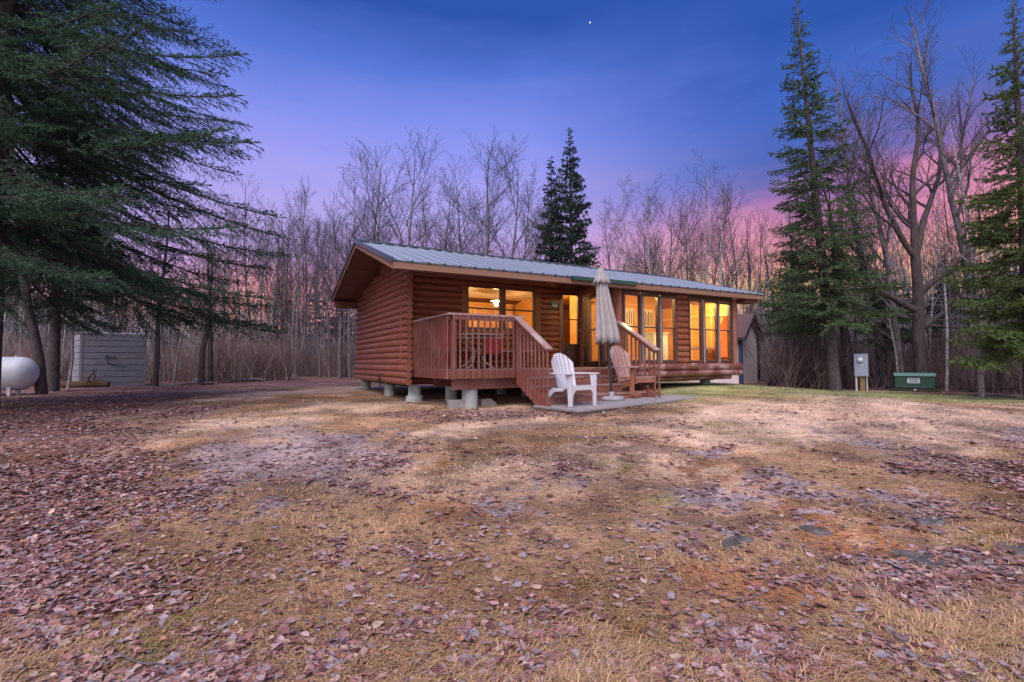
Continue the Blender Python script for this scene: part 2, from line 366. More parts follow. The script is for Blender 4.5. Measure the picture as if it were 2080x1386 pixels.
# slanted side wall of the sun room, from the door to the front corner post
A=Vector((4.73,VW,0)); B=Vector((4.0,0.02,0)); dAB=(B-A); LAB=dAB.length; dn=dAB.normalized(); nn=Vector((-dn.y,dn.x,0))
if nn.x>0: nn=-nn
TS=lambda s,o,z:tuple(A+dn*(s*LAB)+nn*o+Vector((0,0,z)))
mb=MB(); siding(mb,TS,.0,.45,1.68,1.98); siding(mb,TS,.45,.93,1.68,1.715); mb.build('side_wall','log_v',cabin)
mb=MB(); siding(mb,TS,0,.93,-.47,-.14); mb.build('side_wall','log_v',cabin)
mb=MB(); mb.tube([tuple(A+nn*.05+dn*.04+Vector((0,0,ZD))),tuple(A+nn*.05+dn*.04+Vector((0,0,1.9)))],.085,12); mb.build('corner_post','log_v',cabin); mb=MB(); mb.tube([(4.0,.05,-.14),(4.0,.05,1.62)],.085,12)
mb.build('corner_post','log_v',cabin)
def part_bar(mb,T,a,c,d,e,o0=-.04,o1=.04):
    q=[T(a,o0,d),T(c,o0,d),T(c,o1,d),T(a,o1,d),T(a,o0,e),T(c,o0,e),T(c,o1,e),T(a,o1,e)]
    mb.add(q,[(0,1,2,3),(7,6,5,4),(0,4,5,1),(1,5,6,2),(2,6,7,3),(3,7,4,0)])
mb=MB()
part_bar(mb,TS,.07,.215,-.13,1.68); part_bar(mb,TS,.50,.575,-.13,1.68); part_bar(mb,TS,.215,.50,1.60,1.68); part_bar(mb,TS,.215,.50,-.13,.01); part_bar(mb,TS,.215,.50,.785,.815,-.02,.02)
sd=mb.build('glass_door','frame',cabin)
g=MB(); g.add([TS(.215,0,.01),TS(.50,0,.01),TS(.50,0,1.60),TS(.215,0,1.60)],[(0,1,2,3)]); g.build('pane','glass',sd)
g=MB(); part_bar(g,TS,.535,.545,-.12,1.67,.04,.055); g.build('track','frame_grey',sd)
mb=MB()
for a,b_ in ((.585,.625),(.715,.745),(.80,.83),(.905,.935)): part_bar(mb,TS,a,b_,-.13,1.68)
for a,b_ in ((.625,.715),(.745,.80),(.83,.905)): part_bar(mb,TS,a,b_,1.60,1.68); part_bar(mb,TS,a,b_,-.13,.0); part_bar(mb,TS,a,b_,.79,.81,-.02,.02)
sw=mb.build('side_window','frame',cabin)
g=MB(); g.add([TS(.625,0,.0),TS(.905,0,.0),TS(.905,0,1.60),TS(.625,0,1.60)],[(0,1,2,3)]); g.build('pane','glass',sw)
# sun room front
T=TF(0)
window('window',T,[(4.11,4.55,.03,1.48),(4.67,5.11,.03,1.48),(5.25,5.67,.03,1.48),(6.19,6.58,.02,1.45),(6.74,7.16,.02,1.45),(7.28,7.66,.02,1.44)],.775,.055)
mb=MB()
for s in (4.61,5.18,6.66,7.22): g=MB(); g.box(s-.014,s+.014,-.075,-.046,-.04,1.46); g.build('window_mullion','frame_grey',cabin)
mb=MB(); siding(mb,T,5.735,6.125,-.05,1.58); mb.build('log_panel','log_u',cabin)
mb=MB(); mb.tube([(7.88,0,-.05),(7.88,0,1.6)],.075,10); mb.build('corner_post','log_v',cabin)
mb=MB(); mb.box(4.04,5.73,-.035,.05,1.545,1.60); mb.box(5.73,6.13,-.03,.05,1.58,1.60); mb.box(6.13,7.80,-.035,.05,1.51,1.60); mb.box(7.80,7.95,-.03,.05,1.585,1.60)
mb.box(4.04,5.73,-.02,.05,-.08,-.026); mb.box(6.13,7.8,-.02,.05,-.08,-.036); mb.box(7.72,7.80,-.03,.05,-.036,1.51)
mb.build('header_board','frame',cabin)
def sill(u0,u1,z,r):
    pts=[(u0+(u1-u0)*i/14,-.06-.008*math.sin(i*1.7+z*9),z+.006*math.sin(i*2.1+z*20)) for i in range(15)]
    return pts
mb=MB(); mb.tube(sill(4.0,8.02,-.135,0),.082,16); mb.tube(sill(4.02,8.0,-.285,0),.078,16)
mb.tube([(4.1,.05,-.40),(7.75,.05,-.40)],.06,10)
mb.build('sill_logs','sill_log',cabin)
# right end and rear walls
mb=MB(); TR=lambda s,o,z:(7.93+o,s,z); siding(mb,TR,.05,6.2,-.35,1.7); mb.prism([(.05,1.70),(3.15,2.60),(6.2,1.9),(6.2,1.7)],7.86,7.95,lambda x,y,z:(z,x,y)); mb.build('right_wall','log_v',cabin)
mb=MB(); TB=lambda s,o,z:(s,6.25+o,z); siding(mb,TB,GU,7.9,-.47,1.9); mb.build('rear_wall','log_u',cabin)
# roof: corner points measured for this roof
FL=Vector((-1.15,-.35,1.665));RL=Vector((-.99,3.15,2.745));BL=Vector((-.86,6.7,1.92));FR=Vector((8.60,-.35,1.72));RR=Vector((9.0,3.15,2.72));BR=Vector((9.0,6.7,1.9))
def rp(a,b,t): return a+(b-a)*t
mb=MB(); mb.quadslab([FL,FR,RR,RL],.018); mb.quadslab([RL,RR,BR,BL],.018)
n=34
for i in range(n+1):
    t=i/n
    for w in (0,) :
        mb.beam(rp(FL,FR,t)+Vector((0,-.02,.012)),rp(RL,RR,t)+Vector((0,0,.012)),.03,.026)
        mb.beam(rp(RL,RR,t)+Vector((0,0,.012)),rp(BL,BR,t)+Vector((0,0,.012)),.03,.026)
roof=mb.build('roof','metal',cabin)
mb=MB()                                           # ridge cap with rib notches, rake trim
mb.beam(RL+Vector((0,0,.02)),RR+Vector((0,0,.02)),.14,.03)
for i in range(n): mb.beam(rp(RL,RR,(i+.12)/n)+Vector((0,0,.038)),rp(RL,RR,(i+.88)/n)+Vector((0,0,.038)),.10,.02)
mb.build('ridge_cap','trimmetal',roof)
for a,b_ in ((FL,RL),(BL,RL),(FR,RR),(BR,RR)):
    s=-1 if a in (FL,BL) else 1
    g=MB(); g.beam(a+Vector((s*.02,0,.0)),b_+Vector((s*.02,0,.0)),.05,.075); g.build('rake_trim','trimmetal',roof)
mb=MB(); mb.beam(FL+Vector((0,-.02,-.006)),FR+Vector((0,-.02,-.006)),.02,.012)
for i in range(n*1): mb.beam(rp(FL,FR,(i+.0)/n)+Vector((0,-.025,.0)),rp(FL,FR,(i+.12)/n)+Vector((0,-.025,.0)),.022,.03)
mb.build('eave_trim','trimmetal',roof)
mb=MB()
dz=Vector((0,0,-.095))
mb.beam(FL+dz+Vector((-.01,-.0,.012)),FR+dz+Vector((0,0,.012)),.03,.105)
mb.beam(BL+dz,BR+dz,.03,.12)
for a,b_,s in ((FL,RL,-1),(BL,RL,-1),(FR,RR,1),(BR,RR,1)): mb.beam(a+dz+Vector((s*-.0,.02 if a in(FL,FR) else -.02,.01)),b_+dz+Vector((0,0,.01)),.03,.11)
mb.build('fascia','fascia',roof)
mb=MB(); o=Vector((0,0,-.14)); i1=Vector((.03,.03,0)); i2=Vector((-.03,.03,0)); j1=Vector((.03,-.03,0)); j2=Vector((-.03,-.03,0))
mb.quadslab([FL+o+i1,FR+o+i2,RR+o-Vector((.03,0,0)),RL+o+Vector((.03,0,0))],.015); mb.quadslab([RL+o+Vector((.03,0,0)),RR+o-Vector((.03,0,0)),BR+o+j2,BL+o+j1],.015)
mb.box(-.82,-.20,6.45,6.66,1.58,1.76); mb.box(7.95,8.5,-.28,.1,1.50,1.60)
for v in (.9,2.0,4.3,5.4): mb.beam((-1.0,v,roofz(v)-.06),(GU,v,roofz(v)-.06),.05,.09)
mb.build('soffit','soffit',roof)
mb=MB(); mb.beam((2.38,-.40,1.655),(4.10,-.40,1.665),.06,.075); mb.build('green_gutter','green',roof)
# floor, beams and piers below
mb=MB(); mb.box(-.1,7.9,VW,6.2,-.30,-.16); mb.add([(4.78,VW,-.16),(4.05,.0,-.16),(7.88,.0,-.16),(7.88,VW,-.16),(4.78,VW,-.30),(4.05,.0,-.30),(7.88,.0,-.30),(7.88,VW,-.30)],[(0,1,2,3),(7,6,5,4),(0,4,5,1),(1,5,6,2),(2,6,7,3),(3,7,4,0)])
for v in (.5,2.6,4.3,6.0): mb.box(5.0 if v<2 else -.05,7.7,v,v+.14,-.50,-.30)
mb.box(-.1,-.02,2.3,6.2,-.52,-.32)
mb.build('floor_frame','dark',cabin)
def pier(u,v,r,top,parent,flare=False):
    x,y=house(u,v); gz=float(G0(x,y))-.12; mb=MB(); pr=[]
    h=top-gz; k=int(h/.025)
    for i in range(k+1): pr.append((r*(1+(.02 if i%2 else 0)),gz+h*i/k))
    if flare: pr=[(r*1.35,gz),(r*1.35,gz+.22),(r*1.22,gz+.24),(r,gz+.25)]+[q for q in pr if q[1]>gz+.26]
    mb.lathe((u,v,0),pr,20); return mb.build('pier','conc',parent)
pier(.05,2.15,.135,-.50,cabin,True); pier(.0,3.85,.13,-.47,cabin); pier(.0,6.25,.13,-.47,cabin)
for u,v in ((5.1,.42),(7.35,.5),(2.5,2.7),(7.5,3.2),(5,4.4),(2.5,4.6),(7.5,6.1),(2.5,6.1),(5,6.1)): pier(u,v,.13,-.50 if v<1 else -.505,cabin)
mb=MB(); mb.tube([(GU-.16,4.0,-.47),(GU-.11,3.8,-.40),(GU-.15,3.65,-.36),(GU-.13,3.5,-.42)],.012,6); mb.tube([(GU-.12,3.7,-.40),(GU-.14,3.72,-.28)],.014,6); mb.tube([(GU-.10,3.72,-.40),(GU-.09,3.74,-.68)],.016,6); mb.tube([(GU-.17,3.62,-.33),(GU-.17,3.82,-.33)],.01,6)
mb.build('outdoor_tap','blackmetal',cabin)
# interior
mb=MB()
mb.box(.02,4.70,6.10,6.15,-.12,2.0); mb.box(-.06,-.01,2.36,6.15,-.12,2.0)
for v0,v1 in ((2.5,3.0),(3.9,6.1)): mb.box(4.86,4.92,v0,v1,-.12,2.0)
for i in range(14): mb.box(-.06,4.8,6.08,6.10,-.12+i*.15,-.12+i*.15+.135)
for i in range(14): mb.box(-.01,.01,2.4,6.1,-.12+i*.15,-.12+i*.15+.135)
mb.box(5.30,7.84,2.60,2.66,-.12,2.3); mb.box(7.80,7.85,.06,2.6,-.12,1.55)
for i in range(15): mb.box(5.30,7.80,2.58,2.60,-.12+i*.15,-.12+i*.15+.138)
mb.box(4.95,5.30,5.0,5.05,-.12,2.3)
mb.build('inner_wall','pine',cabin)
mb=MB(); mb.box(.0,4.86,VW+.12,6.1,2.0,2.06); mb.build('ceiling','ceil',cabin)
mb=MB(); mb.add([(4.80,VW,1.97),(4.1,.06,1.60),(7.84,.06,1.60),(7.84,2.6,1.97),(4.80,2.6,1.97),],[(0,1,2,3,4)]); mb.box(4.9,7.84,2.66,6.1,2.0,2.04); mb.build('sun_room_ceiling','pine',cabin)
mb=MB(); mb.box(0,7.84,VW+.11,6.1,-.155,-.125); mb.add([(4.80,VW+.1,-.13),(4.1,.06,-.13),(7.84,.06,-.13),(7.84,VW+.1,-.13)],[(0,1,2,3)]); mb.build('inner_floor','floor_in',cabin)
mb=MB()
for a,b_ in ((3.32,3.40),(4.06,4.14)): mb.box(a,b_,6.02,6.08,-.12,1.78)
mb.box(3.32,4.14,6.02,6.08,1.70,1.78); mb.box(3.72,3.75,6.03,6.08,-.12,1.70)
mb.build('door_casing','pine_v',cabin); mb=MB(); mb.box(0,4.8,6.0,6.07,1.88,1.98)
mb.build('pine_trim','pine_v',cabin); mb=MB(); mb.box(7.74,7.80,1.25,1.31,-.12,1.6); mb.box(7.74,7.80,.55,.60,-.12,1.6); mb.box(7.75,7.80,.06,2.55,1.2,1.25); mb.box(5.35,7.8,2.5,2.58,1.62,1.68)
mb.build('pine_trim','pine_v',cabin)
# things inside
def pendant(u,v,zc,zg,lab,r=.11):
    t=hthing('pendant_lamp',lab,'lamp'); mb=MB(); mb.tube([(u,v,zc),(u,v,zg+.1)],.012,8); mb.lathe((u,v,0),[(.05,zg+.15),(.17,zg+.06),(.175,zg+.05)],20); mb.build('lamp_shade','whitemetal',t)
    g=MB(); g.lathe((u,v,zg-.04),[(.001,-r)]+[(r*math.sin(a),-r*math.cos(a)) for a in (.4,.8,1.2,1.57,1.9,2.3,2.7)]+[(.001,r)],16); g.build('globe','lamp',t)
pendant(3.05,4.0,2.0,1.66,'glowing pendant lamp hanging in the left front window of the cabin',.05)
def fillglobe(u,v,zc,lab,r=.12):  # ceiling lamps added so the rooms glow through the windows
    t=hthing('added_ceiling_lamp',lab,'lamp'); mb=MB(); mb.lathe((u,v,0),[(.14,zc-.03),(.14,zc)],18); mb.build('lamp_base','whitemetal',t)
    g=MB(); g.lathe((u,v,zc-.06),[(.001,-r*.8)]+[(r*math.sin(a),-r*.8*math.cos(a)) for a in (.4,.8,1.2,1.57,1.9,2.3)],16); g.build('globe','lamp',t)
fillglobe(.95,2.8,1.98,'small ceiling lamp added for fill light inside the left room behind the wall left of the double window',.06)
fillglobe(3.75,2.9,1.98,'small ceiling lamp added for fill light inside the left room behind the wall between window and door',.06)
fillglobe(6.5,.5,1.62,'small ceiling lamp added for fill light in the sun room behind the log panel',.055)
fillglobe(4.95,.32,1.63,'small ceiling lamp added for fill light in the sun room above the first tall windows',.05)
fillglobe(7.3,.32,1.63,'small ceiling lamp added for fill light in the sun room above the last tall windows',.05)
fillglobe(5.1,4.4,1.98,'small ceiling lamp added for fill light in the passage behind the sun room',.06)
def picture(u0,u1,z0,z1,v,lab,seed):
    t=hthing('framed_picture',lab,'picture'); mb=MB(); f=.06
    mb.box(u0,u1,v-.03,v,z0,z0+f);mb.box(u0,u1,v-.03,v,z1-f,z1);mb.box(u0,u0+f,v-.03,v,z0+f,z1-f);mb.box(u1-f,u1,v-.03,v,z0+f,z1-f); mb.build('picture_frame','pine_v',t)
    mb=MB(); mb.box(u0+f,u1-f,v-.012,v-.002,z0+f,z1-f); mb.build('picture_mat','whitein',t)
    mb=MB(); r=random.Random(seed)
    for i in range(7):
        x=u0+f+.05+(u1-u0-2*f-.1)*i/6; mb.box(x-.008-r.random()*.012,x+.008+r.random()*.01,v-.018,v-.013,z0+f+.05+r.random()*.05,z1-f-.03-r.random()*.1)
    mb.build('tree_print','soffit',t)
picture(6.25,6.95,.93,1.60,2.575,'framed woodland print on the pine wall seen in the first tall window',1)
picture(7.10,7.70,.93,1.60,2.575,'framed woodland print on the pine wall seen in the second tall window',2)
t=hthing('white_cabinet','cream white low cabinet inside the third tall window','cabinet'); mb=MB(); mb.box(5.98,6.5,.95,1.35,.02,.72); mb.box(5.95,6.53,.92,1.38,.72,.75); 
for a in (6.0,6.45):
    for b_ in (.98,1.3): mb.box(a,a+.03,b_,b_+.03,-.125,.02)
mb.build('cabinet_body','whitein',t,.004); g=MB(); g.tube([(6.22,.935,.45),(6.30,.935,.45)],.008,6); g.build('handle','blackmetal',t)
t=hthing('curtain','orange cloth curtain inside the rightmost tall window','curtain'); mb=MB()
vs=[];fs=[]
for j,(z,w) in enumerate(((1.15,.06),(1.0,.16),(.8,.28),(.5,.36),(.1,.38))):
    for i in range(25):
        s=i/24; vs.append((7.70+.02*math.sin(i*1.3),.07+ s*w,z))
for j in range(4):
    for i in range(24): k=j*25+i; fs.append((k,k+1,k+26,k+25))
mb.add(vs,fs,True); mb.build('curtain_cloth','orange',t); g=MB(); g.tube([(7.74,.07,1.18),(7.74,.5,1.18)],.012,8); g.build('curtain_rod','whitemetal',t)
t=hthing('window_bench','pale bench behind the right tall windows','bench'); mb=MB(); mb.box(6.4,7.75,.30,.75,.30,.36); mb.build('seat','pine_v',t)
for a in (6.45,7.65):
    for b_ in (.33,.68): g=MB(); g.box(a,a+.06,b_,b_+.05,-.125,.30); g.build('leg','pine_v',t)
# plaque on the wall
t=hthing('wall_plaque','small round blue metal plaque on the log wall beside the entry door','wall plaque'); mb=MB(); PU,PV,PZ=3.79,VW-.05,1.455
mb.lathe((PU,PV,PZ),[(.118,.01),(.122,0),(.118,-.012),(.10,-.012),(.095,-.006),(.001,-.006)],28,'y'); mb.build('disc','plaque',t)
mb=MB()
for s in (-1,1):
    for j in range(5): mb.box(PU+s*.045-.03+j*.009,PU+s*.045+.03-j*.009,PV-.022,PV-.010,PZ-.03+j*.012,PZ-.018+j*.012)
    mb.tube([(PU+s*.04,PV-.018,PZ-.045),(PU+s*.055,PV-.018,PZ-.07)],.007,5)
mb.tube([(PU-.06,PV-.016,PZ+.055),(PU,PV-.016,PZ+.08),(PU+.06,PV-.016,PZ+.055)],.005,5)
mb.build('figures','plaquelight',t)
# ------------------------------------------------------------------ deck with stairs and railings
deck=hthing('wooden_deck','red brown wooden deck with railings and broad steps in front of the cabin','deck')
US,UE=1.37,3.93
mb=MB()
i=0; v=.0
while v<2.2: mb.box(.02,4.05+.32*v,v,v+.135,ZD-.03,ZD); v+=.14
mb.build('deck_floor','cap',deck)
mb=MB(); mb.box(0,US+.0,-.0,-.035,-.30,-.145); mb.box(-.0,-.035,.0,2.2,-.30,-.145); mb.box(US,UE+.05,.0,-.035,-.30,-.17)
mb.build('rim_board','deck',deck)
mb=MB(); mb.box(.09,1.55,.12,.22,-.50,-.31); mb.box(1.55,4.0,.5,.6,-.50,-.31); mb.box(.3,4.0,1.6,1.7,-.5,-.31); mb.build('beam','deck',deck)
pier(.50,.30,.15,-.46,deck)
for u,v in ((.7,1.65),(2.6,1.65),(2.4,.55),(3.7,.55)): pier(u,v,.13,-.505,deck)
ZR=ZD+1.0
def bal(parent,a,b_,w=.028): g=MB(); g.beam(a,b_,w,w); g.build('baluster','deck',parent)
rail=MB(); rail.box(-.02,-.055,.0,2.0,ZR-.10,ZR-.02); rail.box(-.0,.09,-.02,.07,ZD,ZR-.02); rl=rail.build('side_railing','deck',deck)
g=MB(); g.box(-.085,.06,-.07,2.02,ZR-.018,ZR+.018); g.build('rail_cap','cap',rl,.004)
n=15
for i in range(n+1):
    v=.02+i*1.93/n; bal(rl,(-.074,v,-.30),(-.074,v,ZR-.022))
rail=MB(); rail.box(.0,US+.05,-.02,-.055,ZR-.10,ZR-.02); rail.box(US-.05,US+.03,.0,.07,ZD,ZR-.02); rl=rail.build('front_railing','deck',deck)
g=MB(); g.box(.062,US+.10,-.075,.06,ZR-.018,ZR+.018); g.build('rail_cap','cap',rl,.004)
n=11
for i in range(n+1):
    u=.01+i*(US-.02)/n; bal(rl,(u,-.076,-.30),(u,-.076,ZR-.022))
# stairs
NT=3; rise=.157; run=.30
def gh(u,v): return float(G0(*house(u,v)))
mb=MB()
for k in range(NT):
    z=ZD-(k+1)*rise; v=-.04-k*run
    mb.box(US+.04,UE,v-.0,v-.285,z-.035,z)
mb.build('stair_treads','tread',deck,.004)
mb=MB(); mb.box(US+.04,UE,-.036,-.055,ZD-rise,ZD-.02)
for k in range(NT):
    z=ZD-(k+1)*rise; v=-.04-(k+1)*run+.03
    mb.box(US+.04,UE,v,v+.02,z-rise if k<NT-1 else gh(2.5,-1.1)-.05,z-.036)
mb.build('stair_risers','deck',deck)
mb=MB(); mb.box(US,UE+.04,-.0,-.05,ZD-.03,ZD+.002); mb.build('top_edge','tread',deck,.004)
for u,nm in ((US-.02,'left'),(UE+.02,'right')):
    zb=gh(u,-1.2)
    mb=MB(); mb.prism([(-.036,-.14),(-.036,-.42),(-.90,zb-.04),(-1.13,zb-.04),(-1.13,zb+.12)],(u if nm=='left' else u-.10)-.02,(u if nm=='left' else u-.10)+.02,lambda x,y,z:(z,x,y)); mb.build('stringer','deck',deck)
    t0=(u,-.02,ZR-.06 if nm=='left' else ZR-.06); t1=(u,-1.07,.19)
    slope=(t1[2]-t0[2])/(t1[1]-t0[1])
    mb=MB(); mb.beam(t0,t1,.035,.085); sr=mb.build('stair_railing','deck',deck)
    g=MB(); e=Vector(t1)-Vector(t0); g.beam(Vector(t0)-e*.02+Vector((0,0,.06)),Vector(t1)+e*.05+Vector((0,0,.06)),.14,.035); g.build('rail_cap','cap',sr,.004)
    s=-1 if nm=='left' else 1
    for i in range(9):
        v=-.09-i*1.02/8; zt=t0[2]+slope*(v-t0[1]); zl=-.30+ (v)*.50
        bal(sr,(u+s*.038,v,max(zl-.08,gh(u,v)-.01) if i<8 else gh(u,v)-.03),(u+s*.038,v,zt+.02))
    g=MB(); g.box(u-.04,u+.04,.0,.08,ZD,ZR-.02); g.build('post','deck',sr)
# things under the deck
def onground(name,lab,cat,u,v,rz=0,dz=0):
    x,y=house(u,v); return thing(name,lab,cat,(x,y,g1(x,y)+dz),HA+rz)
def solo(mb,name,lab,cat,mat,loc,rz=0,bevel=0,group=None,kind=None):
    o=mb.build(name,mat,None,bevel); o.location=loc; o.rotation_euler=(0,0,rz); return tag(o,lab,cat,group,kind)
x,y=house(.25,.30); mb=MB(); mb.box(-.17,.17,-.09,.09,-.05,.15); mb.box(-.12,-.03,-.092,-.07,.02,.12); solo(mb,'concrete_block','grey concrete block lying left of the front deck pier','block','conc2',(x,y,g1(x,y)),HA,.008)
x,y=house(.95,.45); mb=MB(); mb.prism([(-.17,-.03),(-.17,.13),(.03,.14),(.17,.04),(.18,-.03)],-.08,.08,lambda x,y,z:(x,z,y)); solo(mb,'concrete_slab','tilted broken grey slab lying right of the front deck pier','block','conc2',(x,y,g1(x,y)),HA+.1,.012)
# bench under the windows
t=hthing('wall_bench','long wooden bench against the log wall under the left windows','bench'); mb=MB(); mb.box(.5,2.9,1.80,2.12,.24,.275); mb.build('seat','cap',t)
for u in (.55,1.7,2.8): g=MB(); g.box(u,u+.05,1.86,2.08,ZD,.24); g.build('leg','soffit',t)
# patio table
t=hthing('patio_table','oval dark glass patio table with pale rim and curved legs on the deck','table'); mb=MB()
tu,tv=1.12,1.28
prof=lambda a,b_,z0,z1:[(tu+a*math.cos(q*2*math.pi/32),tv+b_*math.sin(q*2*math.pi/32)) for q in range(32)]
mb.prism(prof(.60,.42,0,0),.565,.58); mb.build('tabletop','tabletop',t)
mb=MB()
ring=[(tu+.61*math.cos(q*2*math.pi/32),tv+.43*math.sin(q*2*math.pi/32),.575) for q in range(33)]; mb.tube(ring,.018,6,False); mb.tube([(x,y,.50) for x,y,z in ring],.008,6,False); mb.build('rim','whitemetal',t)
for sx,sy in ((-1,-1),(1,-1),(1,1),(-1,1)):
    g=MB(); g.tube([(tu+sx*.44,tv+sy*.3,.56),(tu+sx*.18,tv+sy*.12,.40),(tu+sx*.05,tv+sy*.04,.22),(tu+sx*.12,tv+sy*.1,.02),(tu+sx*.30,tv+sy*.22,ZD+.005)],.014,8); g.build('leg','whitemetal',t)
# red folding chairs
def redchair(u,v,rz,lab):
    x,y=house(u,v); t=thing('folding_chair',lab,'chair',(x,y,ZD),HA+rz,)
    mb=MB(); mb.box(-.22,.22,-.24,.20,.40,.42); mb.build('seat','red',t)
    mb=MB(); mb.beam((0,.215,.44),(0,.30,.84),.46,.02,(0,-1,0)); mb.build('backrest','red',t)
    for s in (-1,1):
        g=MB(); g.tube([(s*.235,.31,.86),(s*.235,.20,.42),(s*.235,-.22,.01)],.013,8); g.build('leg','blackmetal',t)
        g=MB(); g.tube([(s*.235,-.26,.60),(s*.235,-.22,.42),(s*.235,.24,.01)],.013,8); g.build('leg','blackmetal',t)
        g=MB(); g.tube([(s*.24,-.28,.60),(s*.24,.24,.60)],.018,8); g.build('armrest','blackmetal',t)
redchair(.42,1.35,R(140),'red canvas folding chair at the left end of the deck behind the side railing')
redchair(1.27,1.05,R(176),'low red folding chair seen under the patio table top')
_c=[o for o in bpy.data.objects if o.get('label','').startswith('low red')][0]; _c.scale=(.85,.85,.74)
# ------------------------------------------------------------------ grey board platform before the steps, and what stands on it
pt=Matrix.Translation((0,0,0))
pl=thing('board_platform','low weathered grey board platform lying at the foot of the steps','platform')
px0,py0=house(1.36,-1.02); Lp=3.35
pl.location=(1.06,7.87,-.77); pl.rotation_euler=(0,R(-1.2),R(35.9))
mb=MB(); 
for i in range(7): mb.box(.0-.03*(i%3==1),Lp+.02*(i%2)-.35*(i>4),.005+i*.17,.005+i*.17+.146,-.036,.003*(i%2))
mb.build('boards','platform',pl,.004)
mb=MB(); mb.box(.01,Lp-.01,.02,.055,-.19,-.037); mb.box(.012,.045,.055,1.15,-.22,-.037); mb.box(Lp-.05,Lp-.015,.055,.80,-.19,-.037); mb.build('side_boards','platside',pl)
PM=Matrix.LocRotScale(pl.location,pl.rotation_euler,None)
def platz(x,y):
    q=PM.inverted()@Vector((x,y,-.79)); return (PM@Vector((q.x,q.y,0))).z
# white plastic adirondack chair ------------------------------------------
# local frame: -y is the chair's front, x to its left/right, z up
def adiron_back(mb,n,w,z0,z1,y0,y1,t=.018,arch=.12,fan=.0,gap=.10):
    for i in range(n):
        a=-w/2+w*i/n+w/n*gap/2; b_=-w/2+w*(i+1)/n-w/n*gap/2
        def top(x): return z1-arch*(abs(x)/(w/2))**2.2
        pts=[(a*.80,z0),(b_*.80,z0)]+[(b_+(a-b_)*k/3,top(b_+(a-b_)*k/3)) for k in range(4)]
        def T(x,y,z):
            f=(y-z0)/(z1-z0); return (x,y0+(y1-y0)*f+z+.05*(abs(x)/(w/2))**2*-1,y)
        mb.prism(pts,0,t,T)
wc=thing('white_chair','white plastic adirondack chair on the left end of the grey platform','chair',(1.03,8.72,platz(1.03,8.72)),R(36)); wc.scale=(.95,.95,.98)
mb=MB(); adiron_back(mb,6,.56,.26,.94,.10,.33,.016,.19,gap=.17); mb.build('backrest','white',wc,.004)
mb=MB(); 
vs=[(-.25,-.32,.36),(.25,-.32,.36),(.25,-.05,.30),(-.25,-.05,.30),(.24,.16,.26),(-.24,.16,.26)]
mb.add(vs+[(x,y,z-.02) for x,y,z in vs],[(0,1,2,3),(3,2,4,5),(9,8,7,6),(11,10,8,9),(0,6,7,1),(1,7,8,2),(2,8,10,4),(4,10,11,5),(5,11,9,3),(3,9,6,0)])
mb.prism([(-.30,.36),(-.30,0),(-.265,0),(-.255,.20),(-.20,.28),(.20,.28),(.255,.20),(.265,0),(.30,0),(.30,.36)],-.335,-.315,lambda x,y,z:(x*(.93+.07*(.36-y)/.36),z,y))
mb.build('seat','white',wc,.004)
for s in (-1,1):
    g=MB(); g.prism([(-.34,0),(-.27,0),(-.25,.30),(-.20,.555),(-.36,.555),(-.345,.30)],s*.285,s*.32,lambda x,y,z:(z,x,y)); g.build('leg','white',wc,.006)
    g=MB(); g.prism([(.42,0),(.475,0),(.30,.24),(.20,.31),(-.1,.31),(-.1,.26),(.14,.24),(.26,.15)],s*.26,s*.285,lambda x,y,z:(z,x,y)); g.build('leg','white',wc,.004)
    g=MB(); g.prism([(s*.22,.33),(s*.30,.30),(s*.38,.10),(s*.39,-.30),(s*.36,-.38),(s*.28,-.38),(s*.26,-.20),(s*.25,.1)],.555,.58); g.build('armrest','white',wc,.006)
# wooden rocking chair ------------------------------------------------------
rk=thing('rocking_chair','brown wooden adirondack rocking chair beside the folded umbrella','chair',(2.44,10.16,platz(2.44,10.16)),R(33))
mb=MB(); adiron_back(mb,5,.56,.28,1.06,.14,.43,.02,.20,gap=.17); mb.build('backrest','rockerslat',rk)
g=MB(); g.beam((-.27,.18,.36),(.27,.18,.36),.03,.06); g.beam((-.25,.325,.72),(.25,.325,.72),.03,.05); g.build('back_rail','rocker',rk)
mb=MB()
for i in range(6): y=-.40+i*.088; mb.box(-.28,.28,y,y+.078,.395-i*.02,.415-i*.02)
mb.build('seat','rockerslat',rk,.003)
mb=MB(); mb.box(-.27,.27,-.395,-.37,.30,.393); mb.build('seat_frame','rocker',rk)
for s in (-1,1):
    g=MB(); pts=[]
    for k in range(15):
        a=-.50+k*1.05/14; pts.append((a,.0+.55*(1-math.cos(a*1.05))*1.0))
    poly=pts+[(a,z+.05) for a,z in reversed(pts)]
    g.prism(poly,s*.27,s*.30,lambda x,y,z:(z,x,y)); g.build('rocker_runner','rocker',rk)
    g=MB(); g.prism([(-.40,.39),(-.40,.29),(.14,.14),(.30,.12),(.30,.22),(.16,.27)],s*.245,s*.268,lambda x,y,z:(z,x,y)); g.build('side_rail','rocker',rk)
    g=MB(); g.prism([(-.36,.05),(-.25,.03),(-.27,.60),(-.40,.60),(-.37,.45)],s*.30,s*.325,lambda x,y,z:(z,x,y)); g.build('leg','rocker',rk,.004)
    g=MB(); g.prism([(.24,.06),(.31,.08),(.34,.62),(.28,.62)],s*.30,s*.325,lambda x,y,z:(z,x,y)); g.build('leg','rocker',rk,.004)
    g=MB(); g.prism([(s*.28,.38),(s*.34,.38),(s*.40,.0),(s*.41,-.38),(s*.37,-.45),(s*.27,-.44),(s*.27,0)],.60,.622); g.build('armrest','rockerslat',rk,.004)
g=MB(); g.box(-.27,.27,-.30,-.26,.08,.14); g.build('stretcher','rocker',rk)
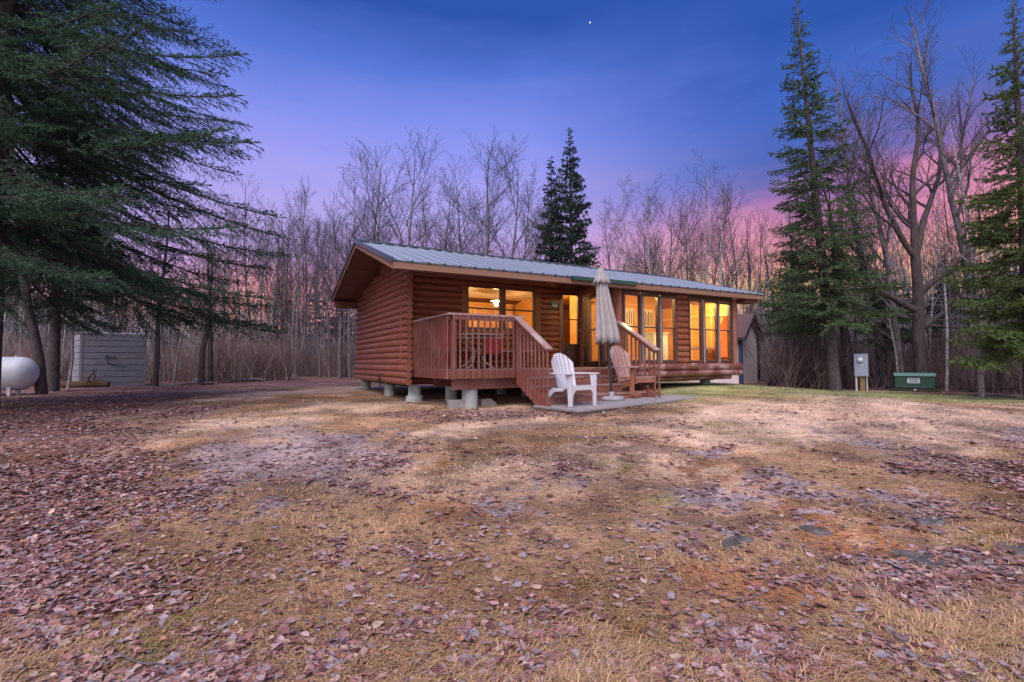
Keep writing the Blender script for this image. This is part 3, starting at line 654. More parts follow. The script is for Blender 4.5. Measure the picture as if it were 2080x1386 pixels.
# folded patio umbrella ------------------------------------------------------
ux,uy=1.90,9.50; uz=platz(ux,uy)
um=thing('patio_umbrella','folded beige patio umbrella on a round base between the two chairs','umbrella',(ux,uy,uz)); lean=-.165
mb=MB(); prof=[(.001,0),(.24,0),(.25,.02),(.245,.05),(.20,.075),(.05,.085),(.05,.16),(.001,.16)]; mb.lathe((0,0,0),prof,28); mb.build('base','blockstone',um)
mb=MB(); mb.tube([(0,0,.05),(-.02,0,.6),(-.10,0,1.6),(-.165,0,2.52)],[.024,.024,.02,.018],12); mb.tube([(-.035,0,.70),(-.035,0,.76)],.032,10); mb.build('pole','pole',um)
def canopy(zs,nf=8,seg=96,open0=0):
    vs=[];fs=[]
    for j,(z,r,amp,ox) in enumerate(zs):
        for i in range(seg):
            a=2*math.pi*i/seg; fold=abs(math.sin(a*nf/2+.4+.25*math.sin(j*.5)))**.65
            rr=r*(1-amp+amp*fold)*(1+.06*math.sin(3*a+j*.3)); ex=0
            if j==len(zs)-1: ex=-.035*fold+.02*math.sin(9*a)
            vs.append((ox+rr*math.cos(a)*1.05,rr*math.sin(a)*.85,z+ex))
    for j in range(len(zs)-1):
        for i in range(seg): fs.append((j*seg+i,j*seg+(i+1)%seg,(j+1)*seg+(i+1)%seg,(j+1)*seg+i))
    return vs,fs
L_=lambda z:-.06-.12*((z-.6)/1.95)
zs=[(2.36-.0*k,0,0,0) for k in range(0)]
for k in range(13):
    f=k/12; z=2.36-f*1.24; zs.append((z,.08+.150*f**.8,.35+.15*f,L_(z)+.03*f))
mb=MB(); mb.add(*canopy(zs),True); cn=mb.build('canopy','canvas',um); sm_=cn.modifiers.new('cloth','SOLIDIFY'); sm_.thickness=.006
zs=[(2.55,.03,.2,L_(2.55)),(2.53,.055,.3,L_(2.53)),(2.44,.085,.35,L_(2.44)),(2.34,.135,.35,L_(2.34)),(2.27,.175,.3,L_(2.27))]
mb=MB(); mb.add(*canopy(zs),True); vt=mb.build('vent_flap','canvas',um); sm_=vt.modifiers.new('cloth','SOLIDIFY'); sm_.thickness=.006
# ------------------------------------------------------------------ yard furniture on the right
mx_,my_=11.55,16.4; gz=g1(mx_,my_)
me_=thing('electric_meter','grey electric meter cabinet on a wooden post at the right lawn edge','electric meter',(mx_,my_,gz),R(-30))
mb=MB(); mb.box(-.19,.19,-.09,.09,.49,1.22); mb.box(-.205,.205,-.10,.10,1.215,1.235); mb.box(-.17,.17,-.096,-.09,.51,.78); mb.build('cabinet_body','meter',me_,.008)
mb=MB(); mb.lathe((-.03,-.09,1.03),[(.078,0),(.078,-.05),(.07,-.09),(.001,-.10)],20,'y'); mb.build('meter_dial','glassy',me_)
mb=MB(); mb.box(-.06,.06,-.099,-.095,.84,.87); mb.build('label','paper',me_)
mb=MB(); mb.box(-.04,.10,.0,.12,-.3,.50); mb.build('post','post',me_)
for s,r_ in ((-.14,.035),(.15,.022)): g=MB(); g.tube([(s,0,-.2),(s,0,.5)],r_,10); g.build('conduit','whitemetal',me_)
bx,by=13.2,16.3; gz=g1(bx,by)
bo=thing('utility_box','dark green utility box with white label at the forest edge','utility box',(bx,by,gz),R(-36))
mb=MB(); mb.box(-.50,.50,-.35,.35,.10,.50); mb.box(-.46,.46,-.365,-.352,.12,.16); mb.build('box_body','boxgreen',bo,.012)
mb=MB(); mb.prism([(-.40,.50),(.38,.50),(.38,.56),(.30,.60),(-.30,.60)],-.53,.53,lambda x,y,z:(z,x,y)); mb.build('lid','boxtop',bo,.008)
mb=MB(); mb.box(-.62,.62,-.45,.45,-.15,.09); mb.build('base_pad','dark',bo,.01)
mb=MB(); mb.box(-.18,.13,-.356,-.351,.27,.43); lb=mb.build('warning_label','paper',bo)
mb=MB(); mb.box(-.15,.10,-.3595,-.3565,.385,.41); mb.box(-.13,.08,-.3595,-.3565,.35,.362); mb.box(-.15,.10,-.3595,-.3565,.325,.337); mb.box(-.15,.10,-.3595,-.3565,.29,.305); mb.box(-.08,.03,-.356,-.3515,.46,.475); mb.build('label_print','ink',lb)
mb=MB(); mb.lathe((0,-.45,.06),[(.03,0),(.025,-.015),(.001,-.02)],12,'y'); mb.build('padlock','paper',bo)
# shed behind the cabin
sx_,sy_=9.62,20.75; gz=g1(sx_,sy_); sh=thing('garden_shed','tan shed with navy trim and brown shingle roof behind the cabin','shed',(sx_,sy_,gz),math.atan2(.755,.656))
# local: x along gable end (away right), y along eave side (left)
mb=MB(); mb.box(0,2.4,0,3.6,-.2,2.1); mb.prism([(0,2.1),(1.2,2.95),(2.4,2.1)],.0,3.6,lambda x,y,z:(x,z,y)); mb.build('wall','shed',sh)
mb=MB(); e=.25
mb.quadslab([(-e,-.22,1.95),(-e,3.8,1.95),(1.2,3.8,3.03),(1.2,-.22,3.03)],.07); mb.quadslab([(1.2,-.22,3.03),(1.2,3.8,3.03),(2.4+e,3.8,1.95),(2.4+e,-.22,1.95)],.07)
rf=mb.build('roof','shingle',sh)
mb=MB(); mb.beam((-e,-.24,1.88),(1.2,-.24,2.96),.03,.14); mb.beam((2.4+e,-.24,1.88),(1.2,-.24,2.96),.03,.14); mb.beam((-e-.01,-.22,1.88),(-e-.01,3.8,1.88),.03,.12); mb.build('fascia','dark',rf)
mb=MB(); mb.box(-.02,.12,-.022,0,-.1,2.0); mb.box(-.022,0,-.02,.12,-.1,2.0); mb.box(2.3,2.42,-.022,0,-.1,2.0); mb.build('corner_trim','navy',sh)
mb=MB(); mb.box(-.03,0,.42,1.3,.85,1.75); wf=mb.build('window','navy',sh)
mb=MB(); mb.box(-.036,-.03,.52,1.2,.93,1.67); mb.build('pane','tabletop',wf)
mb=MB()
for y in (.52,.68,.85,1.02,1.2): mb.box(-.05,-.037,y-.018,y+.018,.93,1.67)
for z in (.93,1.18,1.42,1.67): mb.box(-.048,-.037,.50,1.22,z-.018,z+.018)
mb.build('muntins','shedwhite',wf)
mb=MB(); mb.tube([(2.45,-.05,2.0),(2.45,-.05,.1),(2.6,-.3,.02)],.03,6); mb.build('downspout','blackmetal',sh)
hx,hy=10.35,19.6; gz=g1(hx,hy)
ht=thing('hand_truck','black upright hand truck standing beside the shed','hand truck',(hx,hy,gz),R(10)); mb=MB()
for s in (-.10,.10): mb.tube([(s,0,.05),(s,.0,.98)],.018,6)
mb.tube([(-.10,0,.98),(.10,0,.98)],.018,6); mb.tube([(-.1,0,.2),(-.35,-.1,.05)],.018,6); mb.build('frame','blackmetal',ht)
mb=MB(); mb.box(-.5,.25,-.25,.05,.0,.03); mb.build('toe_plate','blackmetal',ht)
for s in (-.16,.16): g=MB(); g.lathe((s,.08,.10),[(.001,-.02),(.10,-.02),(.10,.02),(.001,.02)],14,'x'); g.build('wheel','blackmetal',ht)
# ------------------------------------------------------------------ left: well house and propane tank
wx,wy=-15.45,19.2; gz=g1(wx,wy)
wh=thing('well_house','small weathered grey board well house under the spruce branches','well house',(wx,wy,gz),R(47))
mb=MB(); 
for i in range(9):
    z0=-.08+i*.245; zt=z0+.226
    mb.box(-1.03,1.03,-.055+.004*(i%2),.0,z0,zt); mb.box(-1.08+.004*(i%2),-1.03,-.05,2.0,z0,zt); mb.box(1.03,1.08,-.05,2.0,z0,zt)
mb.box(-1.05,-.99,-.07,-.05,-.08,2.12); mb.box(-1.08,1.08,2.0,2.05,-.08,2.12)
mb.build('board_wall','greywood',wh,.003)
mb=MB(); mb.box(-1.02,1.02,.0,1.99,-.08,2.10); mb.build('inner_frame','dark',wh)
mb=MB(); mb.quadslab([(-1.1,-.08,2.16),(1.1,-.08,2.16),(1.1,2.1,2.30),(-1.1,2.1,2.30)],.04); mb.build('roof','greywood',wh); wh.scale=(.95,.95,.95)
mb=MB(); mb.tube([(-.30,-.08,1.22),(.05,-.08,1.20)],.018,6); mb.tube([(-.24,-.09,1.28),(-.22,-.10,1.0),(-.05,-.10,.86),(.30,-.09,.80),(.42,-.08,.83)],.013,6); mb.build('tap_and_hose','blackmetal',wh)
ta=thing('propane_tank','large white horizontal propane tank at the left edge','propane tank',(-13.75,14.4,g1(-13.75,14.4)),R(24)); R0=.475; zc=.62
prof=[(.001,0)]; 
for k in range(1,9): a=k*math.pi/16; prof.append((R0*math.sin(a),.42*(1-math.cos(a))))
prof+= [(R0,.42),(R0,2.6)]
for k in range(7,-1,-1): a=k*math.pi/16; prof.append((max(.001,R0*math.sin(a)),3.02-.42*(1-math.cos(a))))
mb=MB(); mb.lathe((-3.02,0,zc),prof,36,'x'); mb.build('tank_body','tank',ta)
mb=MB(); mb.lathe((-1.12,0,zc+.40),[(.001,.33),(.14,.32),(.19,.26),(.20,.0)],20); mb.build('valve_dome','tank',ta)
mb=MB(); mb.tube([(-.52,0,zc+R0-.02),(-.52,0,zc+R0+.05)],.025,8); mb.build('valve','whitemetal',ta)
for x in (-.55,-2.4):
    for s in (-1,1): g=MB(); g.box(x-.04,x+.04,s*.24-.05,s*.24+.05,-.1,.27); g.build('leg','tank',ta)

def log(lab,px,Y,L_,r_,rz,mat='stump',tilt=0):
    x,y=(px-1040)/1004.482*Y,Y; mb=MB(); n=9; rr=random.Random(int(px)); mb.tube([(L_*(i/(n-1)-.5),.04*math.sin(i*1.9),.03*math.sin(i*1.3)+tilt*L_*(i/(n-1)-.5)) for i in range(n)],[r_*(1-.35*i/n)*(1+.12*rr.random()) for i in range(n)],9)
    for k in range(3):
        t=rr.uniform(-.4,.4)*L_; mb.tube([(t,0,0),(t+.15,rr.uniform(-.3,.3),.25),(t+.2,rr.uniform(-.4,.4),.6)],[r_*.35,r_*.2,.006],6)
    return solo(mb,'fallen_log',lab,'fallen log',mat,(x,y,g1(x,y)+r_*.7),rz)
log('orange brown rotting log lying between the tank and the well house',150,18.3,2.2,.17,.3)
log('thin pale dead branch lying at the forest edge right of the well house',360,20.2,3.4,.05,-.2,'bark',.06)
log('grey fallen trunk lying in the brush left of the leafy path',470,23.4,3.0,.10,.5,'bark')
log('dark fallen branch in the brush right of the utility box',1955,15.6,2.4,.05,-.6,'darkbark',.1)
log('slanting dead branch in the brush between meter and utility box',1785,17.6,2.0,.035,.3,'bark',.35)
# ------------------------------------------------------------------ ground sheet
def axis(n,a,b,k):   # graded towards 0
    t=np.linspace(-1,1,n); s=np.sinh(k*t)/np.sinh(k); return np.where(s<0,-s*a,s*b)
gx=axis(620,-160,160,4.6)
ty=np.linspace(0,1,760); gy=np.concatenate([np.linspace(-12,1.2,24)[:-1],1.2+ (np.exp(ty*5.2)-1)/(np.exp(5.2)-1)*260])
X,Y=np.meshgrid(gx,gy); Z=G(X,Y)
V=np.stack([X.ravel(),Y.ravel(),Z.ravel()],1); nx=len(gx); ny=len(gy)
idx=np.arange(nx*ny).reshape(ny,nx); F=np.stack([idx[:-1,:-1],idx[:-1,1:],idx[1:,1:],idx[1:,:-1]],-1).reshape(-1,4)
def wob(x,y,s,seed): return fbm(x,y,s,4,seed)-.5
def masks(x,y):
    """cover of each ground kind by place: leaf litter, green lawn, bare grey soil, moss, rust"""
    fn=(fbm(x,y,9,3,15)-.5); w=wob(x,y,.55,21)+.25*fn; w2=wob(x,y,1.7,31)+.35*fn; w3=wob(x,y,.9,41)+.35*fn
    leaf=ss((-(x+.60*y)+.2+w*3.2)/1.3)*(1-.5*ss((3.6-y)/1.5))*(1-.55*ss((wob(x,y,1.4,23)+fn*.5-.08)/.2))
    leaf=np.maximum(leaf,ss((y-15.5+w*3-.15*np.abs(x+6))/3)*ss((3-x)/4))           # towards the wood on the left
    leaf=np.maximum(leaf,ss((w2*1.3+w*.8-.10)/.34)*.75*ss((8.6-y)/3)*(1-.5*ss((x-3)/3)*ss((y-5)/2)))              # drifts over the near ground
    leaf=np.maximum(leaf,.7*ss((1.1-np.hypot((x+.3)/2.4,(y-8.4)/.9)+w2)/.5))         # in front of the deck piers
    leaf=np.maximum(leaf,ss(((x*.62+y)-22+w*4)/3)*ss((x-6)/3))
    lawn=ss((x-1.6+.6*(y-9)+w*3)/3)*ss((y-8.4+w*3-.12*(x-5))/2.4)*(1-leaf)
    soil=ss((w3*1.2+w2*.7-.17)/.12)*ss((8.0-y)/1.5)
    soil=np.maximum(soil,.9*ss((1.0-np.hypot((x+2.9+.25*(y-6))/1.6,(y-5.9)/1.3)+w2*1.6)/.45)); soil=np.maximum(soil,.8*ss((.9-np.hypot((x-3.0)/1.9,(y-3.2)/.5)+w2*1.6)/.45))
    moss=ss((wob(x,y,1.1,51)*1.3+fn*.7-.20)/.3)*ss((9-y)/2)
    rust=ss((wob(x,y,1.3,61)*1.3+fn*.8-.15)/.32)*ss((7.4-y)/2)
    rust=np.maximum(rust,.95*ss((1-np.hypot((x-1.55-.3*(y-3))/1.0,(y-3.05)/.55)+w2*1.8)/.8)); rust=np.maximum(rust,.6*ss((1-np.hypot((x+.3)/1.3,(y-4.3)/.4)+w2*1.8)/.8))
    pale=ss((wob(x,y,.6,71)*1.4-.02+.12*ss((y-5)/2))/.22)*ss((y-3.5)/3)
    return leaf,lawn,soil,moss,rust,pale
leaf,lawn,soil,moss,rust,pale=masks(X.ravel(),Y.ravel())
def mx(c,k,m): return c*(1-m[:,None])+np.array(k)*m[:,None]
def groundcol(m):
    leaf,lawn,soil,moss,rust,pale=m
    c=np.tile(np.array([[.335,.20,.122]]),(len(leaf),1))
    c=mx(c,(.50,.345,.265),pale*.9); c=mx(c,(.21,.17,.06),moss*.75); c=mx(c,(.26,.095,.038),rust*.8); c=mx(c,(.30,.235,.26),soil*.9)
    c=mx(c,(.195,.215,.095),lawn*.9); c=mx(c,(.165,.085,.085),leaf*.92); return c
gc=groundcol((leaf,lawn,soil,moss,rust,pale)); _x,_y=X.ravel(),Y.ravel(); _m=(fbm(_x,_y,1.9,5,131)-.5)*2.2+(fbm(_x,_y,.45,4,141)-.5)*1.4; gc=gc*np.clip(1+_m*.75,.45,1.6)[:,None]; _dk=ss((fbm(_x,_y,2.7,5,151)-.60)/.1)*ss((8-_y)/2); gc=mx(gc,(.105,.062,.052),_dk*.65)
m,nt,b=newmat('ground_cover')
a=N(nt,'ShaderNodeAttribute',attribute_name='Col'); tc=N(nt,'ShaderNodeTexCoord')
n1=N(nt,'ShaderNodeTexNoise',inp={2:38,3:5,4:.75}); n2=N(nt,'ShaderNodeTexNoise',inp={2:5.5,3:6,4:.7}); vo=N(nt,'ShaderNodeTexVoronoi',inp={2:17})
mpg=N(nt,'ShaderNodeMapping'); mpg.inputs['Scale'].default_value=(.6,1,1); L(nt,tc.outputs['Object'],mpg.inputs[0])
for q in (n1,n2): L(nt,mpg.outputs[0],q.inputs[0])
L(nt,tc.outputs['Object'],vo.inputs[0])
f=math_(nt,'MULTIPLY_ADD',math_(nt,'SUBTRACT',n1.outputs[0],.5),3.2,1.0)
f=math_(nt,'MULTIPLY',f,math_(nt,'MULTIPLY_ADD',math_(nt,'SUBTRACT',n2.outputs[0],.5),1.5,1.0))
f=math_(nt,'MAXIMUM',f,.25)
sc_=N(nt,'ShaderNodeVectorMath',operation='SCALE'); L(nt,a.outputs['Color'],sc_.inputs[0]); L(nt,f,sc_.inputs['Scale'])
hv=N(nt,'ShaderNodeHueSaturation'); L(nt,sc_.outputs[0],hv.inputs['Color']); L(nt,math_(nt,'MULTIPLY_ADD',math_(nt,'SUBTRACT',vo.outputs['Color'],.5),.03,.5),hv.inputs['Hue'])
L(nt,hv.outputs[0],b.inputs['Base Color']); b.inputs['Roughness'].default_value=.9; b.inputs['Specular IOR Level'].default_value=.2
bp=N(nt,'ShaderNodeBump',inp={0:.9,1:.03}); L(nt,math_(nt,'ADD',n1.outputs[0],math_(nt,'MULTIPLY',vo.outputs['Distance'],.7)),bp.inputs['Height']); L(nt,bp.outputs[0],b.inputs['Normal'])
ground=npmesh('ground',V,F,m,col=gc,smooth=True); tag(ground,kind='structure')
# ------------------------------------------------------------------ fallen leaves (uncountable): curled lobed blades
def blocked(x,y):
    # no litter on or inside the cabin, stairs or platform
    u=(x-HO[0])*.86641391+(y-HO[1])*.49932649; v=-(x-HO[0])*.49932649+(y-HO[1])*.86641391
    return ((u>-.1)&(u<8)&(v>1.2)&(v<6.3))|((u>1.4)&(u<8)&(v>-.0)&(v<2.4))|((u>1.35)&(u<5.5)&(v<-0)&(v>-1.75))
def scatter(n,y0,y1,p,seed,spread=1.12):
    r=np.random.default_rng(seed); t=r.random(n)
    q=1-p; y=(y0**q+(y1**q-y0**q)*t)**(1/q); x=(r.random(n)*2-1)*spread*(y+.4); return x,y,r
def make_leaves(n,seed):
    x,y,r=scatter(n,1.7,24,2.35,seed)
    lf,lw,so_,mo,ru,pa=masks(x,y); cl=vnoise(x*3.1,y*3.1,77)*.6+vnoise(x*9,y*9,78)*.4
    d=.022+.82*lf*(.35+.9*cl)+.22*so_*cl+.06*ss((cl-.62)/.1)
    d*=np.where(y<3.6,1.25,1)
    k=(r.random(n)<d)&~blocked(x,y); x=x[k];y=y[k]; n=len(x)
    s=(.0115+.022*r.random(n)**1.8)*np.where(y>7,1.15,1)
    base=np.array([(0,1.25,0),(.45,.72,0),(.82,.55,0),(.72,-.02,0),(.70,-.50,0),(.2,-.85,0),(-.2,-.85,0),(-.70,-.50,0),(-.72,-.02,0),(-.82,.55,0),(-.45,.72,0),(0,0,0)],float)
    nv=len(base); B=np.tile(base[None],(n,1,1)); B[:,:,0]*=(.7+.4*r.random(n))[:,None]
    B[:,:11,:2]*=(1+.55*(r.random((n,11))-.5))[:,:,None]
    cu=(r.random(n)*.8-.15)[:,None]; B[:,:,2]=cu*(np.abs(B[:,:,0])**1.5)*.8+ (r.random(n)*.8-.3)[:,None]*(B[:,:,1]**2)*.6+.12*(r.random((n,nv))-.5)
    B*=s[:,None,None]
    az=r.random(n)*2*np.pi; tx=r.normal(0,.16,n); tyy=r.normal(0,.16,n)
    ca,sa=np.cos(az),np.sin(az); 
    y1=B[:,:,1]*np.cos(tx)[:,None]-B[:,:,2]*np.sin(tx)[:,None]; z1=B[:,:,1]*np.sin(tx)[:,None]+B[:,:,2]*np.cos(tx)[:,None]
    x2=B[:,:,0]*np.cos(tyy)[:,None]+z1*np.sin(tyy)[:,None]; z2=-B[:,:,0]*np.sin(tyy)[:,None]+z1*np.cos(tyy)[:,None]
    Xl=x2*ca[:,None]-y1*sa[:,None]+x[:,None]; Yl=x2*sa[:,None]+y1*ca[:,None]+y[:,None]
    Zl=z2-z2.min(1)[:,None]*.7+G(x,y)[:,None]+.002+(r.random(n)*.012)[:,None]
    V=np.stack([Xl,Yl,Zl],-1).reshape(-1,3)
    f=np.array([(11,i,(i+1)%11) for i in range(11)]); F=(f[None]+np.arange(n)[:,None,None]*nv).reshape(-1,3)
    pal=np.array([(.23,.100,.098),(.31,.165,.165),(.145,.055,.055),(.36,.24,.25),(.25,.205,.235),(.29,.13,.07),(.42,.29,.22),(.19,.145,.165),(.11,.050,.045)])
    w=np.array([.20,.17,.16,.12,.12,.07,.05,.07,.04]); c=pal[r.choice(len(pal),n,p=w/w.sum())]*(.75+.5*r.random(n))[:,None]
    C=np.repeat(c[:,None],nv,1)*(1+.12*(r.random((n,nv,1))-.5)); 
    return V,F,C.reshape(-1,3)
V,F,C=make_leaves(380000,5)
lv=npmesh('fallen_leaves',V,F,'leaf',col=C); tag(lv,kind='stuff')
# ------------------------------------------------------------------ dead grass blades (uncountable)
def make_grass(n,seed):
    x,y,r=scatter(n,1.7,15,2.45,seed)
    lf,lw,so_,mo,ru,pa=masks(x,y); cl=vnoise(x*2.3,y*2.3,91); cl2=vnoise(x*6,y*6,92)
    d=(.25+.9*ss((cl-.35)/.4)*ss((cl2-.2)/.5))*(1-.75*lf)*(1-.9*so_)
    k=(r.random(n)<d)&~blocked(x,y); x=x[k];y=y[k];cl=cl[k];n=len(x)
    col=groundcol((lf[k]*.3,lw[k],so_[k]*.3,mo[k],ru[k],pa[k]))*1.15+np.array((.05,.035,.012))
    col*= (.6+.85*r.random(n))[:,None]
    gr=(r.random(n)<.06+.5*mo[k]*.5); col[gr]=col[gr]*.4+np.array((.085,.105,.025))*(.7+.6*r.random(gr.sum()))[:,None]
    L0=(.03+.055*r.random(n)**1.5)*(1+.8*ss((cl-.65)/.2)); w=.0011+.0010*r.random(n); w*=np.where(y>4,1+.22*(y-4),1)
    comb=vnoise(x*.9,y*.9,95)*2*np.pi*1.2; az=comb+r.normal(0,.9,n); el=np.abs(r.normal(.22,.28,n)); el=np.clip(el,.02,1.3)
    dx,dy=np.cos(az),np.sin(az); z0=G(x,y)
    p0=np.stack([x,y,z0-.003],1); p1=p0+np.stack([dx*L0*.55*np.cos(el),dy*L0*.55*np.cos(el),L0*.55*np.sin(el)+.006],1); p2=p1+np.stack([dx*L0*.5,dy*L0*.5,L0*.5*np.sin(el*.2-.1)],1)
    sd_=np.stack([-dy*w,dx*w,np.zeros(n)],1)
    V=np.stack([p0-sd_,p0+sd_,p1+sd_,p1-sd_,p2],1).reshape(-1,3)
    f=np.array([(0,1,2),(0,2,3),(3,2,4)]); F=(f[None]+np.arange(n)[:,None,None]*5).reshape(-1,3)
    return V,F,np.repeat(col,5,0)
V,F,C=make_grass(420000,6)
gr_=npmesh('dead_grass',V,F,'grass',col=C); tag(gr_,kind='stuff')
# ------------------------------------------------------------------ stones and twigs on the near ground
def rock(name,lab,cat,x,y,sx,sy,sz,mat,seed,sink=.3):
    r=np.random.default_rng(seed); import bmesh
    bm=bmesh.new(); bmesh.ops.create_icosphere(bm,subdivisions=4,radius=1); me=bpy.data.meshes.new(name)
    for v in bm.verts:
        p=v.co; k=1+.6*(float(fbm(np.array([p.x*1.3+seed]),np.array([p.y*1.3+p.z*2.1]),1.2,4,seed)[0])-.5)*2*.6
        v.co=Vector((p.x*sx*k,p.y*sy*k,max(-.5,min(p.z,.72+.25*(k-1)))*sz*k))
    bm.to_mesh(me); bm.free(); me.materials.append(M[mat]); o=bpy.data.objects.new(name,me); COL.objects.link(o); me.polygons.foreach_set('use_smooth',[True]*len(me.polygons))
    o.location=(x,y,g1(x,y)-sz*sink+.0); o.rotation_euler=(0,0,seed*.7); return tag(o,lab,cat)
def onpix(px,py):   # ground point seen at a pixel, used once to measure the positions
    d=_F+_R*((px-1040)/1004.482)-_U*((py-693)/1004.482); t=1.0
    for k in range(400):
        if d.z*t<g1(d.x*t,d.y*t): break
        t*=1.012
    return d.x*t,d.y*t
for px,py,a_,b_,c_,mt,lab,s in ((1870,1145,.22,.13,.07,'rock','large flat grey rock showing through the moss at the right',3),(1895,1062,.19,.10,.055,'rock','flat grey rock with pale leaf on it, behind the largest one at the right',5),(1655,1084,.14,.08,.05,'rock','small flat grey rock left of the two larger ones',8),(1215,1330,.045,.03,.028,'rockpale','smooth pale pebble among leaves at the bottom middle',11),(2068,1120,.16,.12,.07,'rock','flat rock cut by the right edge of the photo',13),(2010,806,.5,.25,.16,'rock','grey boulder at the forest edge beside the birch trunk',17),(1500,1102,.26,.09,.04,'rock','long low dark stone half buried in brown soil',19)):
    x,y=onpix(px,py); rock('stone',lab,'stone',x,y,a_*.85 if py>900 else a_,b_*.85 if py>900 else b_,c_,mt,s,(.45 if py>900 else .3) if mt=='rock' else .1)
def twig(lab,pts,r0):
    mb=MB(); q=[]
    for px,py in pts: x,y=onpix(px,py); q.append(Vector((x,y,g1(x,y)+.02)))
    c=q[0].copy(); mb.tube([p-c for p in q],[r0*(1-.5*i/len(q)) for i in range(len(q))],6)
    return solo(mb,'fallen_twig',lab,'twig','bark',tuple(c))
twig('thin curved bare twig lying in the leaves at the bottom left',[(240,1346),(262,1350),(290,1362),(320,1364),(345,1372),(380,1362),(410,1350)],.005)
twig('short straw coloured twig at the bottom middle',[(1053,1308),(1060,1330),(1064,1346)],.004)
twig('thin straight twig in the grass at the bottom right',[(1806,1310),(1812,1340),(1820,1356)],.004)
# ------------------------------------------------------------------ trees
def tubes(lines,nfun):
    """lines: list of (pts Nx3, radii N) -> V,F (tris)"""
    VV=[];FF=[];k=0
    for P_,Rr in lines:
        n=nfun(Rr[0]); P_=np.asarray(P_,float); m=len(P_)
        d=np.gradient(P_,axis=0); d/=np.linalg.norm(d,axis=1)[:,None]+1e-9
        ref=np.array([0.3,.2,1.]) if abs(d[0,2])<.8 else np.array([1.,.1,0]); 
        X_=np.cross(d,ref); X_/=np.linalg.norm(X_,axis=1)[:,None]+1e-9; Y_=np.cross(d,X_)
        a=np.arange(n)*2*np.pi/n
        ring=P_[:,None]+(X_[:,None]*np.cos(a)[None,:,None]+Y_[:,None]*np.sin(a)[None,:,None])*np.asarray(Rr)[:,None,None]
        VV.append(ring.reshape(-1,3)); i=np.arange(m-1)[:,None]*n; j=np.arange(n)[None]; j2=(j+1)%n
        q=np.stack([i+j,i+j2,i+n+j2,i+n+j],-1).reshape(-1,4)+k; FF.append(q); k+=m*n
    return np.concatenate(VV),np.concatenate(FF)
def bare(seed,H,r0,habit=.6,spread=.5,first=.3,nb=14,depth=3,minr=.0035,split=None,wig=.09,lean=(0,0),up=.35,density=1.0,base=(0,0)):
    r=random.Random(seed); big=[];small=[]
    def grow(p,d,L_,rad,lev):
        n=max(3,int(4+L_*1.6)) if lev<2 else 4
        pts=[p];rr=[rad];q=Vector(p);dd=Vector(d)
        for i in range(n):
            w_=wig*(.55 if lev==0 else 1.1); dd=(dd+Vector((r.gauss(0,w_),r.gauss(0,w_),r.gauss(0,w_)*.6+up*.10*(1 if lev else .2)))+(Vector(d)*.12 if lev==0 else Vector((0,0,0)))).normalized(); q=q+dd*(L_/n); pts.append(tuple(q)); rr.append(max(minr*.7,rad*(1-.82*(i+1)/n)))
        (big if rad>.016 else small).append((pts,rr))
        if lev>=depth: return
        nchild=int((nb if lev==0 else (4+L_*3.0))*density)
        if lev==depth-1: nchild=int((2+L_*5)*density)
        for c in range(nchild):
            t=(first+(1-first)*(c+r.random())/nchild) if lev==0 else (.15+.85*(c+r.random())/nchild)
            t=min(t,.985); i=min(int(t*n),n-1); f=t*n-i; p0=Vector(pts[i]).lerp(Vector(pts[i+1]),f); rc=rr[i]*(1-f)+rr[i+1]*f
            ax=(Vector(pts[i+1])-Vector(pts[i])).normalized(); o=ax.orthogonal().normalized(); o.rotate(Matrix.Rotation(r.random()*6.283+c*2.4,3,ax))
            ang=spread*(.75+.5*r.random())*(1 if lev==0 else 1.1)
            nd=(ax*math.cos(ang)+o*math.sin(ang)).normalized()
            Lc=L_*(habit*(1.05-t*.72) if lev==0 else .5*(1.1-t*.6))*(.7+.5*r.random())
            if Lc<.08: continue
            grow(tuple(p0),nd,Lc,max(minr,min(rc*.62,rad*.45)),lev+1)
    if split:   # forking trunk
        z,forks=split; n=8; pts=[];rr=[]
        for i in range(n+1): f=i/n; pts.append((base[0]+lean[0]*f*z+.03*math.sin(i*1.3),base[1]+lean[1]*f*z,-.4+(z+.4)*f)); rr.append(r0*(1.25 if i==0 else 1)*(1-.28*f))
        big.append((pts,rr))
        for (dx,dy,dz,L_,k) in forks: grow(pts[-1] if k>0 else pts[max(3,int(-k))],Vector((dx,dy,dz)).normalized(),L_,r0*abs(.62 if k<=0 else k),0)
    else: grow((base[0],base[1],-.4),Vector((lean[0],lean[1],1)).normalized(),H+.4,r0,0)
    return big,small
def treemesh(big,small,pref,bmat='bark',tmat='twig'):
    V,F=tubes(big,lambda q:8 if q>.05 else (6 if q>.025 else 4)); o1=npmesh('trunk',V,F,bmat,smooth=True)
    V,F=tubes(small,lambda q:3); o2=npmesh('crown',V,F,tmat,smooth=True)
    return o1,o2
def linktree(proto,loc,rz,sc,name,label,cat,group=None,tilt=(0,0)):
    t=thing(name,label,cat,loc,0,group); t.rotation_euler=(tilt[0],tilt[1],rz); t.scale=(sc[0],sc[0],sc[1])
    for p in proto:
        if p.get('used'): c=p.copy(); COL.objects.link(c)
        else: c=p; p['used']=1
        c.parent=t
    return t
USED=[]
class Proto:
    def __init__(s,objs):
        s.o=objs; s.used=False; s.h=max(float(np.percentile(np.array([v.co.z for v in o.data.vertices]),99.5)) for o in objs)
    def place(s,loc,rz,sc,name,label,cat,group=None,tilt=(0,0)):
        t=thing(name,label,cat,loc,0,group); t.rotation_euler=(tilt[0],tilt[1],rz); t.scale=(sc[0],sc[0],sc[1])
        for p in s.o:
            if s.used: c=p.copy(); COL.objects.link(c)
            else: c=p
            c.parent=t
        s.used=True; return t
